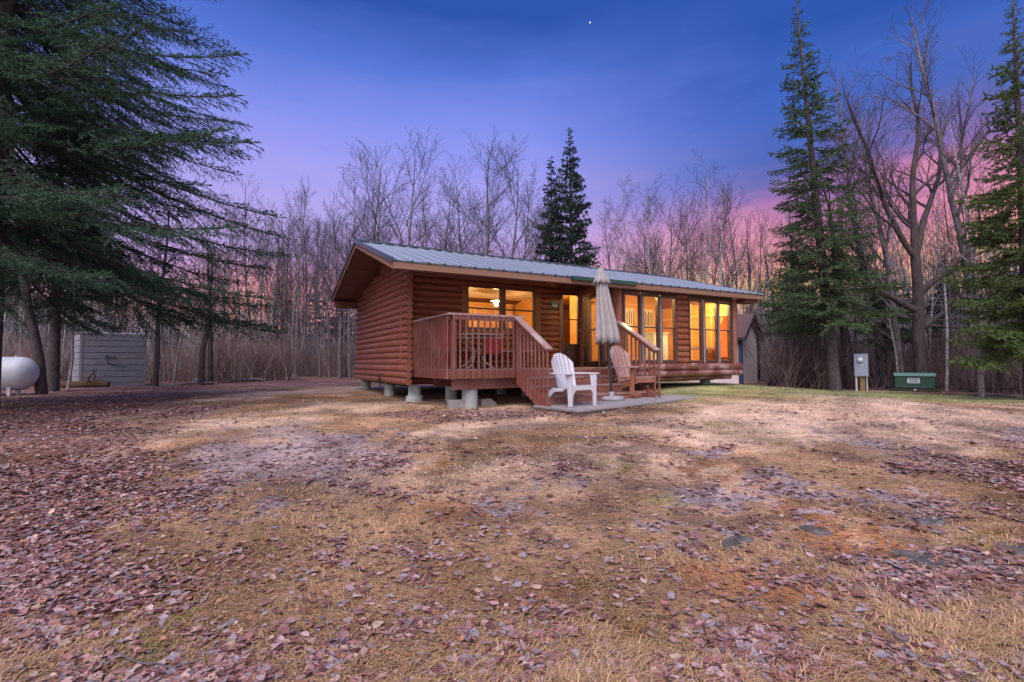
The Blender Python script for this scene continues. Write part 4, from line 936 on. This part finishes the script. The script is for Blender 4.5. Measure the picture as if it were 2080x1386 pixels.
# prototypes of the leafless wood
MAPLE=[Proto(treemesh(*bare(100+k,10.5,.105,.52,.62,.22,14,3,.0065,up=.55,wig=.075,density=.95),'m')) for k in range(5)]
TALL=[Proto(treemesh(*bare(200+k,11,.08,.36,.52,.40,14,3,.0065,up=.65,wig=.06,density=.9),'t')) for k in range(4)]
BIRCH=[Proto(treemesh(*bare(300+k,10.5,.07,.36,.62,.38,16,3,.006,up=.3,wig=.08,density=.9),'b','birch')) for k in range(3)]
POLE=[Proto(treemesh(*bare(400+k,8.5,.05,.20,.60,.25,14,2,.006,up=.6,wig=.05),'p',('bark','darkbark','birch')[k%3])) for k in range(6)]
def at(px,Y): return ((px-1040)/1004.482*Y, Y)
def ztop(py,Y): return (736-py)/1004.482*Y
r=random.Random(5)
def put(P_,px,Y,top,name,label,cat,group,H0=10.5,wide=1.0,tilt=(0,0)):
    x,y=at(px,Y); gz=g1(x,y); h=ztop(top,Y)-gz; s=h/P_.h
    P_.place((x,y,gz),r.random()*6.28,(s*wide,s),name,label,cat,group,tilt)
# trees standing behind the cabin, tops read off the skyline
sky=[(712,25,345,'T'),(748,24,288,'M'),(822,24.5,272,'M'),(905,26,330,'T'),(935,25,300,'M'),(985,24,268,'M'),(1040,25.5,305,'M'),(1085,26,330,'B'),(1062,28,360,'T'),(872,28,360,'T'),(690,28,400,'M'),(775,29,370,'T'),(1130,29,390,'M'),]
for px,Y,top,k in sky:
    put(r.choice({'T':TALL,'M':MAPLE,'B':BIRCH}[k]),px,Y,top,'bare_tree','leafless spreading grey tree rising behind the cabin roof, left of the pointed spruces','tree','leafless trees behind the cabin roof',wide=1.05 if k=='M' else 1.0)
sky=[(1262,26,385,'B'),(1290,27,350,'B'),(1322,25,345,'B'),(1355,28,360,'M'),(1385,27,400,'T'),(1430,24,312,'B'),(1462,26,345,'B'),(1500,27,360,'T'),(1245,29,410,'T'),(1408,30,390,'T'),(1340,31,400,'M'),(1480,30,390,'M'),(1302,31,420,'T'),(1445,32,410,'T')]
for px,Y,top,k in sky:
    put(r.choice({'T':TALL,'M':MAPLE,'B':BIRCH}[k]),px,Y,top,'bare_tree','pale leafless tree rising behind the right half of the cabin roof','tree','leafless trees behind the right half of the roof')
sky=[(512,30,350,'T'),(535,34,395,'T'),(575,32,375,'T'),(602,30,350,'T'),(622,33,362,'T'),(650,31,420,'M'),(672,30,400,'T'),(560,36,430,'M'),(590,38,440,'T'),(640,38,440,'M'),(480,28,420,'M'),(452,27,400,'T'),(430,25,440,'M'),(700,33,430,'M'),(545,40,450,'M'),(615,42,460,'M')]
for px,Y,top,k in sky:
    put(r.choice({'T':TALL,'M':MAPLE,'B':BIRCH}[k]),px,Y,top,'bare_tree','slender leafless tree in the wood between the big spruce and the cabin','tree','leafless trees left of the cabin',wide=.9)
sky=[(1560,26,420,'T'),(1600,28,440,'B'),(1640,27,430,'T'),(1745,24,400,'B'),(1770,21,260,'T'),(1800,24,330,'T'),(1830,22,300,'B'),(1905,23,400,'B'),(1935,24,420,'T'),(1960,22,330,'T'),(2000,22,420,'T'),(2040,20,380,'B'),(1720,26,440,'M'),(1850,27,430,'T'),(1890,29,440,'M'),(1940,29,450,'B'),(1990,28,440,'T'),(1785,29,440,'B')]
for px,Y,top,k in sky:
    put(r.choice({'T':TALL,'M':MAPLE,'B':BIRCH}[k]),px,Y,top,'bare_tree','thin leafless tree in the wood on the right beyond the lawn','tree','leafless trees in the right wood',wide=.85)
# slim stems filling the wood behind
def edge(px):   # depth of the forest edge by direction
    return float(np.interp(px,[-80,200,420,520,600,680,760,1200,1520,1620,1720,1900,2000,2160],[17.5,21,23,25,31,31,25,24,21.5,18.5,17.5,16.6,14.5,13.2]))
cnt=0
while cnt<165:
    px=r.uniform(-70,2150)
    if 745<px<1500 and r.random()<.9: continue
    Y=edge(px)+.6+abs(r.gauss(0,5.5)); 
    if 1470<px<1555: Y+=6
    x,y=at(px,Y); gz=g1(x,y)
    side='left' if px<740 else ('right' if px>1510 else 'middle')
    lab={'left':'thin bare stem in the wood at the left of the cabin','right':'thin bare stem in the wood at the right edge of the lawn','middle':'thin bare stem in the wood seen over or under the cabin'}[side]
    P_=r.choice(POLE); h=r.uniform(5.5,9.5)*(1 if Y<26 else 1.15)
    P_.place((x,y,gz),r.random()*6.28,(h/8.5*r.uniform(.8,1.3),h/8.5),'young_tree',lab,'young tree','thin stems in the '+side+' wood',(r.gauss(0,.05),r.gauss(0,.05))); cnt+=1
# the single trees one can point to
def single(big,small,loc,label,name='bare_tree',bmat='bark',tmat='twig',rz=0):
    t=thing(name,label,'tree',loc,rz)
    for o in treemesh(big,small,'s',bmat,tmat): o.parent=t
    return t
x,y=at(1868,16.2); gz=g1(x,y)
big,small=bare(31,10,.19,.50,.62,.10,11,3,.0065,split=(4.4,[(-.04,0,1,6.9,.62),(.38,.1,1,6.6,.56),(-.50,.1,.85,6.0,.50),(.80,-.2,.8,5.2,-6.),(-.95,.1,.62,5.0,-5.),(1.0,.3,.40,3.6,-4.)]),up=.45,wig=.12,density=.85)
bt=single(big,small,(x,y,gz),'large dark leafless tree with a forked crown and reddish seed clusters at the right','bare_tree','darkbark')
rr_=np.random.default_rng(8); tips=[np.array(p[-1]) for p,_ in small if p[-1][2]>5.5]; sel=[tips[i] for i in rr_.choice(len(tips),min(900,len(tips)),replace=False) if vnoise(np.array([tips[i][0]*.9]),np.array([tips[i][2]*.9]),3)[0]>.55]
def blades(C_,size,r,col,n=6):
    C_=np.repeat(np.asarray(C_),n,0)+r.normal(0,.05,(len(C_)*n,3)); k=len(C_); d=r.normal(0,1,(k,3)); d/=np.linalg.norm(d,axis=1)[:,None]; e=np.cross(d,r.normal(0,1,(k,3))); e/=np.linalg.norm(e,axis=1)[:,None]
    V=np.stack([C_-e*size*.4,C_+e*size*.4,C_+d*size*1.6-[0,0,size]],1).reshape(-1,3); return V,np.arange(k*3).reshape(-1,3),np.tile(col,(k*3,1))*(.7+.6*r.random((k*3,1)))
V,F,C=blades(sel,.035,rr_,np.array([.16,.045,.04])); npmesh('seed_clusters',V,F,'leaf',bt,C)
x,y=at(1835,17.2); big,small=bare(33,9.5,.13,.36,.55,.30,15,3,.005,up=.6,lean=(-.10,0)); single(big,small,(x,y,g1(x,y)),'grey leafless tree leaning left just beside the large dark forked tree')
x,y=at(2012,16.5); big,small=bare(35,12.8,.14,.33,.55,.45,14,3,.005,up=.6,lean=(-.03,0)); single(big,small,(x,y,g1(x,y)),'tall pale leafless tree reaching the top right corner behind the right edge spruce')
x,y=at(1795,18.2); big,small=bare(37,11.8,.12,.34,.55,.40,15,3,.005,up=.6,lean=(-.05,0)); single(big,small,(x,y,g1(x,y)),'tall slender leafless tree between the tall spruce and the large forked tree')
for px,Y,h,lab,ln in ((1918,16.0,7,'white barked birch leaning beside the large forked tree',(.02,0)),(1826,17.0,4.2,'thin white birch stem standing left of the green utility box',(-.14,0)),(1990,13.6,8.0,'birch trunk at the forest edge left of the right edge spruce',(-.03,0)),(140,17.5,6.2,'white birch stem left of the weathered well house',(.03,0)),(118,17.3,5.2,'second white birch stem between the propane tank and the well house',(-.05,0)),(350,20.5,6.5,'pale slanting birch stem right of the weathered well house',(.12,0))):
    x,y=at(px,Y); big,small=bare(int(px),h,.07 if Y<15 else .05,.25,.6,.45,9,3,.005,up=.4,lean=ln); single(big,small,(x,y,g1(x,y)),lab,'birch_tree','birch')
for px,Y,h,lab,ln,rr0 in ((92,14.5,8.5,'dark leaning trunk behind the propane tank under the spruce',(-.16,.02),.15),(412,20.0,5.6,'brown trunk at the forest edge right of the well house',(0.01,0),.15),(430,20.6,6.0,'darker trunk just right of the brown trunk beyond the well house',(-.02,0),.13),(1726,17.4,7.5,'dark red brown trunk between the tall spruce and the meter',(-.10,0),.15),(318,19.5,7.0,'dark trunk just right of the well house',(.0,0),.12),(805,30,9.5,'grey trunk far behind the cabin',(.0,0),.12)):
    if px==805: continue
    x,y=at(px,Y); big,small=bare(int(px)+7,h,rr0,.22,.7,.45,9,3,.005,up=.2,lean=ln); single(big,small,(x,y,g1(x,y)),lab,'bare_tree','darkbark')
# ------------------------------------------------------------------ spruces
def branchproto(L_,seed,needle,shoot_gap,droop=.35,tw=1.0):
    """one bough along +x: axis, side twigs, needled shoots. returns woody lines and shoot segments"""
    r=random.Random(seed); lines=[];shoots=[]
    n=8; ax=[]
    for i in range(n+1):
        f=i/n; ax.append(Vector((L_*f,.04*L_*math.sin(f*3+seed),-droop*L_*math.sin(f*1.9)*.5+.05*L_*f*f)))
    lines.append(([tuple(p) for p in ax],[.0075*L_*(1-.85*i/n)+.002 for i in range(n+1)]))
    for i in range(int(L_*26)):
        f=.15+.83*r.random(); j=min(int(f*n),n-1); p=ax[j].lerp(ax[j+1],f*n-j); d=(ax[j+1]-ax[j]).normalized(); shoots.append((tuple(p),tuple(p+(d*.6+Vector((0,r.uniform(-.8,.8),r.uniform(-.3,.8)))).normalized()*(.08+.09*r.random()))))
    gap=.085; k=int(L_*.88/gap)
    for i in range(k):
        f=.10+.90*(i+.5*r.random())/k; j=min(int(f*n),n-1); p=ax[j].lerp(ax[j+1],f*n-j); d=(ax[j+1]-ax[j]).normalized()
        s=1 if i%2 else -1; tl=tw*(.50*L_*(1.02-f)**.85*(.30+.70*min(1,f*3.2)))*(.6+.6*r.random())+.07
        a=R(38+34*r.random()); sd=Vector((0,s,0)); td=(d*math.cos(a)+sd*math.sin(a)+Vector((0,0,.08-.42*r.random()))).normalized()
        m_=4; q=p; tp=[tuple(p)]
        for q_ in range(m_): td=(td+Vector((.10,0,-.05+.03*r.random()))).normalized(); q=q+td*tl/m_; tp.append(tuple(q))
        lines.append((tp,[.006*(1-.7*c/m_)*max(.5,tl) +.0012 for c in range(m_+1)]))
        g=shoot_gap; ns=max(1,int(tl/g)); 
        for c in range(ns):
            ff=(c+.6)/ns; jj=min(int(ff*m_),m_-1); p1=Vector(tp[jj]).lerp(Vector(tp[jj+1]),ff*m_-jj); dd=(Vector(tp[jj+1])-Vector(tp[jj])).normalized()
            if ff<.15 and tl>.5: continue
            for s2 in ((-1,1) if tl>.22 else (1,)):
                sl_=(.08+.10*r.random())*min(1.3,.6+tl); o=dd.cross(Vector((0,0,1))).normalized()*s2; sdv=(dd*.75+o*.62+Vector((0,0,-.18-.25*r.random()))).normalized(); shoots.append((tuple(p1),tuple(p1+sdv*sl_)))
        shoots.append((tp[-2],tp[-1]))
    shoots.append((tuple(ax[-2]),tuple(ax[-1]))); shoots.append((tuple(ax[-3]),tuple(ax[-2])))
    # needles
    S=np.array([a for a,b in shoots]); E_=np.array([b for a,b in shoots]); rn=np.random.default_rng(seed); q=needle['n']; k=len(S)
    t=(np.arange(q)+.5)[None]/q+rn.normal(0,.04,(k,q)); P0=S[:,None]+(E_-S)[:,None]*t[...,None]; D=(E_-S); LL=np.linalg.norm(D,axis=1); D=D/LL[:,None]
    rv=rn.normal(0,1,(k,q,3)); rv-= (rv*D[:,None]).sum(-1)[...,None]*D[:,None]; rv/=np.linalg.norm(rv,axis=-1)[...,None]; rv[...,2]=rv[...,2]*.6+.12
    nd=D[:,None]*.75+rv*.75; nd/=np.linalg.norm(nd,axis=-1)[...,None]; w=np.cross(nd,rn.normal(0,1,(k,q,3))); w/=np.linalg.norm(w,axis=-1)[...,None]
    ln=needle['l']*(.7+.6*rn.random((k,q,1))); ww=needle['w']
    V=np.stack([P0-w*ww,P0+w*ww,P0+nd*ln],2).reshape(-1,3); sh=.75+.5*rn.random((k,1)); C=np.repeat(np.broadcast_to(sh,(k,q))[...,None],3,-1).reshape(-1)
    WV,WF=tubes(lines,lambda z:3)
    return WV,WF,V,C
def spruce(label,loc,H,radius,z0,nbr,protos,col,trunk_r,lean=(0,0),seed=1,name='spruce_tree',angle=lambda f:-.15,azskip=None,thin=None,rz=0):
    r=np.random.default_rng(seed); t=thing(name,label,'tree',loc,rz)
    n=14; tp=[(lean[0]*f*H,lean[1]*f*H,-.3+(H+.3)*f) for f in np.linspace(0,1,n)]; tr=[trunk_r*(1-f)**.85+.008 for f in np.linspace(0,1,n)]
    VV=[];FF=[];k=0; NV=[];NC=[]
    V,F=tubes([(tp,tr)],lambda q:12); VV.append(V);FF.append(F);k=len(V)
    i=0; ga=r.random()*6
    for i in range(nbr):
        f=((i+r.random())/nbr); z=z0+(H-z0)*(f**1.12); lv=.62*(1-.6*f)*(H/19 if H>14 else .62); z=z0+round((z-z0)/lv)*lv+r.normal(0,.06*lv/.4); fr=(z-z0)/(H-z0); ga+=2.399963+r.normal(0,.35)
        if thin is not None and r.random()<thin(z,ga): continue
        Lb=radius(z)*(.72+.42*r.random()); 
        if Lb<.12: Lb=.12
        p=min(range(len(protos)),key=lambda q:abs(protos[q][0]-Lb)+.25*r.random()*protos[q][0]); L0,(WV,WF,V,C)=protos[p]; s=Lb/L0
        el=angle(fr)+r.normal(0,.07); ca,sa=math.cos(ga),math.sin(ga); ce,se=math.cos(el),math.sin(el)
        tw_=r.normal(0,.25); cr,sr=math.cos(tw_),math.sin(tw_)
        Rm=np.array([[ca,-sa,0],[sa,ca,0],[0,0,1]])@np.array([[ce,0,-se],[0,1,0],[se,0,ce]])@np.array([[1,0,0],[0,cr,-sr],[0,sr,cr]])
        o=np.array([lean[0]*z,lean[1]*z,z]); sv=s
        VV.append(WV@Rm.T*sv+o); FF.append(WF+k); k+=len(WV)
        keep=V; NV.append(V@Rm.T*sv+o); NC.append(C*(.75+.5*r.random()))
    W_=npmesh('trunk',np.concatenate(VV),np.concatenate(FF),'sprucebark',t,smooth=True)
    V=np.concatenate(NV); c=np.concatenate(NC); npmesh('crown',V,np.arange(len(V)).reshape(-1,3),'spruce',t,c[:,None]*np.array(col)[None])
    return t
ND=dict(n=12,l=.036,w=.0075)
big_p=[(2.2,branchproto(2.2,1,ND,.08,tw=.85)),(3.4,branchproto(3.4,2,ND,.09,tw=.72)),(4.6,branchproto(4.6,3,ND,.10,tw=.62)),(1.2,branchproto(1.2,4,ND,.075))]
ND2=dict(n=11,l=.045,w=.012)
mid_p=[(.4,branchproto(.4,11,ND2,.10,.15)),(.9,branchproto(.9,12,ND2,.10,.2)),(1.6,branchproto(1.6,13,ND2,.11,.3)),(2.4,branchproto(2.4,14,ND2,.12,.35))]
ND3=dict(n=6,l=.08,w=.02)
far_p=[(.35,branchproto(.35,21,ND3,.14,.1)),(.9,branchproto(.9,22,ND3,.14,.15)),(1.7,branchproto(1.7,23,ND3,.15,.25))]
GREEN=(.032,.060,.036)
x,y=at(-26,9.7)
spruce('huge dark spruce filling the left side, its boughs sweeping down over the well house',(x,y,g1(x,y)),19,lambda z:np.interp(z,[1.6,3.0,7.5,13,19],[5.2,5.7,4.9,2.7,.1]),3.4,330,big_p,(.042,.095,.055),.20,(.012,0),5,angle=lambda f:-.20+.42*f,thin=lambda z,a:.0)
x,y=at(1695,16.6)
spruce('tall slender spruce leaning slightly left beyond the cabin right end',(x,y,g1(x,y)),13.6,lambda z:np.interp(z,[1.5,3,5.6,8.1,11.4,13.6],[1.8,2.0,1.6,1.28,.48,.06]),2.6,185,mid_p,(.075,.120,.056),.19,(-.069,0),9,angle=lambda f:-.12+.45*f,thin=lambda z,a:(.30 if 5<z<9.5 and math.cos(a)>.0 else .05))
x,y=at(2092,12.3)
spruce('dense green spruce cut by the right edge of the photo',(x,y,g1(x,y)),10.6,lambda z:np.interp(z,[1.2,2.1,4.4,6.2,9.2,10.6],[1.8,1.75,1.2,.8,.27,.08]),1.3,215,mid_p,(.085,.125,.040),.15,(-.0,0),13,angle=lambda f:-.05+.35*f)
x,y=at(1162,24.5)
spruce('tall pointed spruce behind the roof, the higher of the central pair',(x,y,g1(x,y)),ztop(250,24.5)-g1(x,y),lambda z:np.interp(z,[2,5,8,10.5,12.8],[1.75,1.6,1.1,.52,.08]),2.0,190,far_p,(.030,.052,.040),.17,(0,0),17,angle=lambda f:-.1+.6*f)
x,y=at(1122,25.5)
spruce('narrow pointed spruce behind the roof, the lower of the central pair',(x,y,g1(x,y)),ztop(318,25.5)-g1(x,y),lambda z:np.interp(z,[2,5,8,10.5,12.5],[1.1,1.0,.62,.3,.08]),2.0,160,far_p,(.028,.046,.038),.14,(0,0),19,angle=lambda f:-.1+.6*f)
x,y=at(110,16.0)
spruce('dark spruce standing behind the propane tank',(x,y,g1(x,y)),11,lambda z:np.interp(z,[2,4,8,11],[2.4,2.3,1.3,.1]),3.0,80,mid_p,(.034,.056,.042),.16,(0,0),27,angle=lambda f:-.2+.4*f)
x,y=at(1612,18.8)
spruce('small spruce beside the shed in front of the tall leaning one',(x,y,g1(x,y)),5.6,lambda z:np.interp(z,[1.2,2.5,4.2,5.6],[1.35,1.25,.7,.1]),2.3,70,mid_p,(.066,.10,.046),.09,(0,0),29,angle=lambda f:-.1+.4*f)
x,y=at(1800,18.2)
spruce('low spruce between the tall leaning spruce and the large forked tree',(x,y,g1(x,y)),4.6,lambda z:np.interp(z,[1.2,2.3,3.6,4.6],[1.25,1.2,.7,.1]),1.9,50,mid_p,(.055,.085,.042),.08,(0,0),37,angle=lambda f:-.15+.4*f)
for px,Y,h,sd_ in ((570,44,9,1),(640,46,8.5,2),(695,40,8,3),(660,52,9,4),(1925,21,5.5,6)):
    x,y=at(px,Y); rad=1.6 if Y>30 else 1.1
    spruce({1:'faint spruce deep in the wood behind the big spruce tip',2:'faint spruce deep in the wood over the end of the leafy path',3:'faint spruce deep in the wood next to the cabin rear corner',4:'farthest faint spruce deep in the wood above the path',6:'young spruce in the brush behind the green utility box'}[sd_],(x,y,g1(x,y)),h,(lambda z,h=h,rad=rad:np.interp(z,[.8,2,h*.6,h],[rad,rad,rad*.6,.08])),.8,70,far_p,(.036,.052,.042),.09,(0,0),40+sd_,angle=lambda f:-.1+.5*f)
# ------------------------------------------------------------------ undergrowth and the far wood (uncountable)
def brush(name,label,n,fn,seed,mat,hr,rad,lean=.22,kink=3,kids=3):
    r=np.random.default_rng(seed); px,dY,keep=fn(r,n); x=(px-1040)/1004.482*dY; y=dY; n=len(x); z=G0(x,y)-.08
    h=hr[0]+(hr[1]-hr[0])*r.random(n)**1.4; VV=[];FF=[];k=0
    def strands(P0,H_,ld,rad_):
        m=kink+1; t=np.linspace(0,1,m); D=r.normal(0,ld,(len(P0),2)); cur=r.normal(0,ld*.6,(len(P0),2))
        P_=np.zeros((len(P0),m,3)); P_[:,:,0]=P0[:,None,0]+(D[:,None,0]*t+cur[:,None,0]*t**2+r.normal(0,.02,(len(P0),m)))*H_[:,None]; P_[:,:,1]=P0[:,None,1]+(D[:,None,1]*t+cur[:,None,1]*t**2)*H_[:,None]; P_[:,:,2]=P0[:,None,2]+H_[:,None]*t
        a=np.arange(3)*2*np.pi/3; rr=rad_[:,None]*(1-.75*t[None]); ring=P_[:,:,None,:]+np.stack([np.cos(a),np.sin(a),0*a],-1)[None,None]*rr[:,:,None,None]
        return P_,ring.reshape(-1,3)
    def faces(nn,m,k):
        b_=(np.arange(nn)*m*3)[:,None,None]+(np.arange(m-1)*3)[None,:,None]; j=np.arange(3)[None,None]; j2=(j+1)%3
        return (np.stack([b_+j,b_+j2,b_+3+j2,b_+3+j],-1).reshape(-1,4))+k
    rad0=rad*(.6+.8*r.random(n)); P_,V=strands(np.stack([x,y,z],1),h,lean,rad0); VV.append(V);FF.append(faces(n,kink+1,0));k=len(V)
    for c in range(kids):
        ii=r.integers(1,kink,n); st=P_[np.arange(n),ii]; Q_,V=strands(st,h*(.35+.25*r.random(n)),lean*2.2,rad0*.6); VV.append(V);FF.append(faces(n,kink+1,k));k+=len(V)
    VA=np.concatenate(VV); base=np.array(mat); ns=len(VA)//((kink+1)*3); cc=base[r.integers(0,len(base),ns)]*(.55+.9*r.random((ns,1))); cc=np.repeat(cc,(kink+1)*3,0)
    o=npmesh(name,VA,np.concatenate(FF),'strand',None,cc,smooth=True); return tag(o,label,'undergrowth' if label else None,None,'stuff')
def edgev(px): return np.interp(px,[-80,200,420,520,600,680,760,1200,1520,1620,1720,1900,2000,2160],[18,21.5,23.5,25.5,32,32,25,24,21.5,18.8,17.8,16.9,14.8,13.5])
def fnb(r,n):
    px=r.uniform(-90,2170,n); k=~((px>745)&(px<1495)&(r.random(n)<.6)); px=px[k]; y_=edgev(px)+np.abs(r.normal(0,2.6,len(px))); y_=np.where((px>1465)&(px<1556),y_+4.5,y_); return px,y_,None
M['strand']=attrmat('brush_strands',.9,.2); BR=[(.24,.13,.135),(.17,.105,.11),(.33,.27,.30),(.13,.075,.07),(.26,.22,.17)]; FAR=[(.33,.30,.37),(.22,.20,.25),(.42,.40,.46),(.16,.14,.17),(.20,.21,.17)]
M['brushmat']=plain('brush_twigs',(.26,.165,.175),.9,0,.35,3)
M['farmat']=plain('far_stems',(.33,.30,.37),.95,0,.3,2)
brush('undergrowth',None,6500,fnb,1,BR,(.5,2.3),.009,.26,3,4)
def fnh(r,n):
    c=r.choice([(560,25.2,1.0),(520,25.4,.7),(440,22.5,.6),(1610,18.3,.8),(1670,18.2,.5)],n) if False else None
    cs=np.array([(565,25.3,28),(530,25.3,20),(450,22.6,20),(1600,18.4,25),(1665,18.0,15),(690,30,25)]); i=r.integers(0,len(cs),n); return cs[i,0]+r.normal(0,1,n)*cs[i,2]*.5,cs[i,1]+r.normal(0,.4,n),None
brush('bush_stems',None,900,fnh,2,BR,(1.0,2.8),.010,.30,4,4)
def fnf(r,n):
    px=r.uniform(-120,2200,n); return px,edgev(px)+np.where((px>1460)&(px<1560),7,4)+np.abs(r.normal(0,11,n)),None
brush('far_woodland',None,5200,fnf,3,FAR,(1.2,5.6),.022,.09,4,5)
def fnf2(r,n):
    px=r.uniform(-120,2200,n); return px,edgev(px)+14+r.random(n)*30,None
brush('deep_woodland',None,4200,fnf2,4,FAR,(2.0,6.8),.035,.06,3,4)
# evening star
mb=MB(); sd3=_F+_R*((1198.5-1040)/1004.482)-_U*((46-693)/1004.482); c=sd3*700
mb.lathe((0,0,0),[(.001,-1)]+[(math.sin(a),-math.cos(a)) for a in (.5,1,1.57,2.1,2.6)]+[(.001,1)],10); M['star']=emis('star_light',(1,.93,.88),1.5); mb.v=[tuple(q*.8 for q in v) for v in mb.v]
solo(mb,'evening_star','single bright evening star high in the blue sky','star','star',tuple(c))
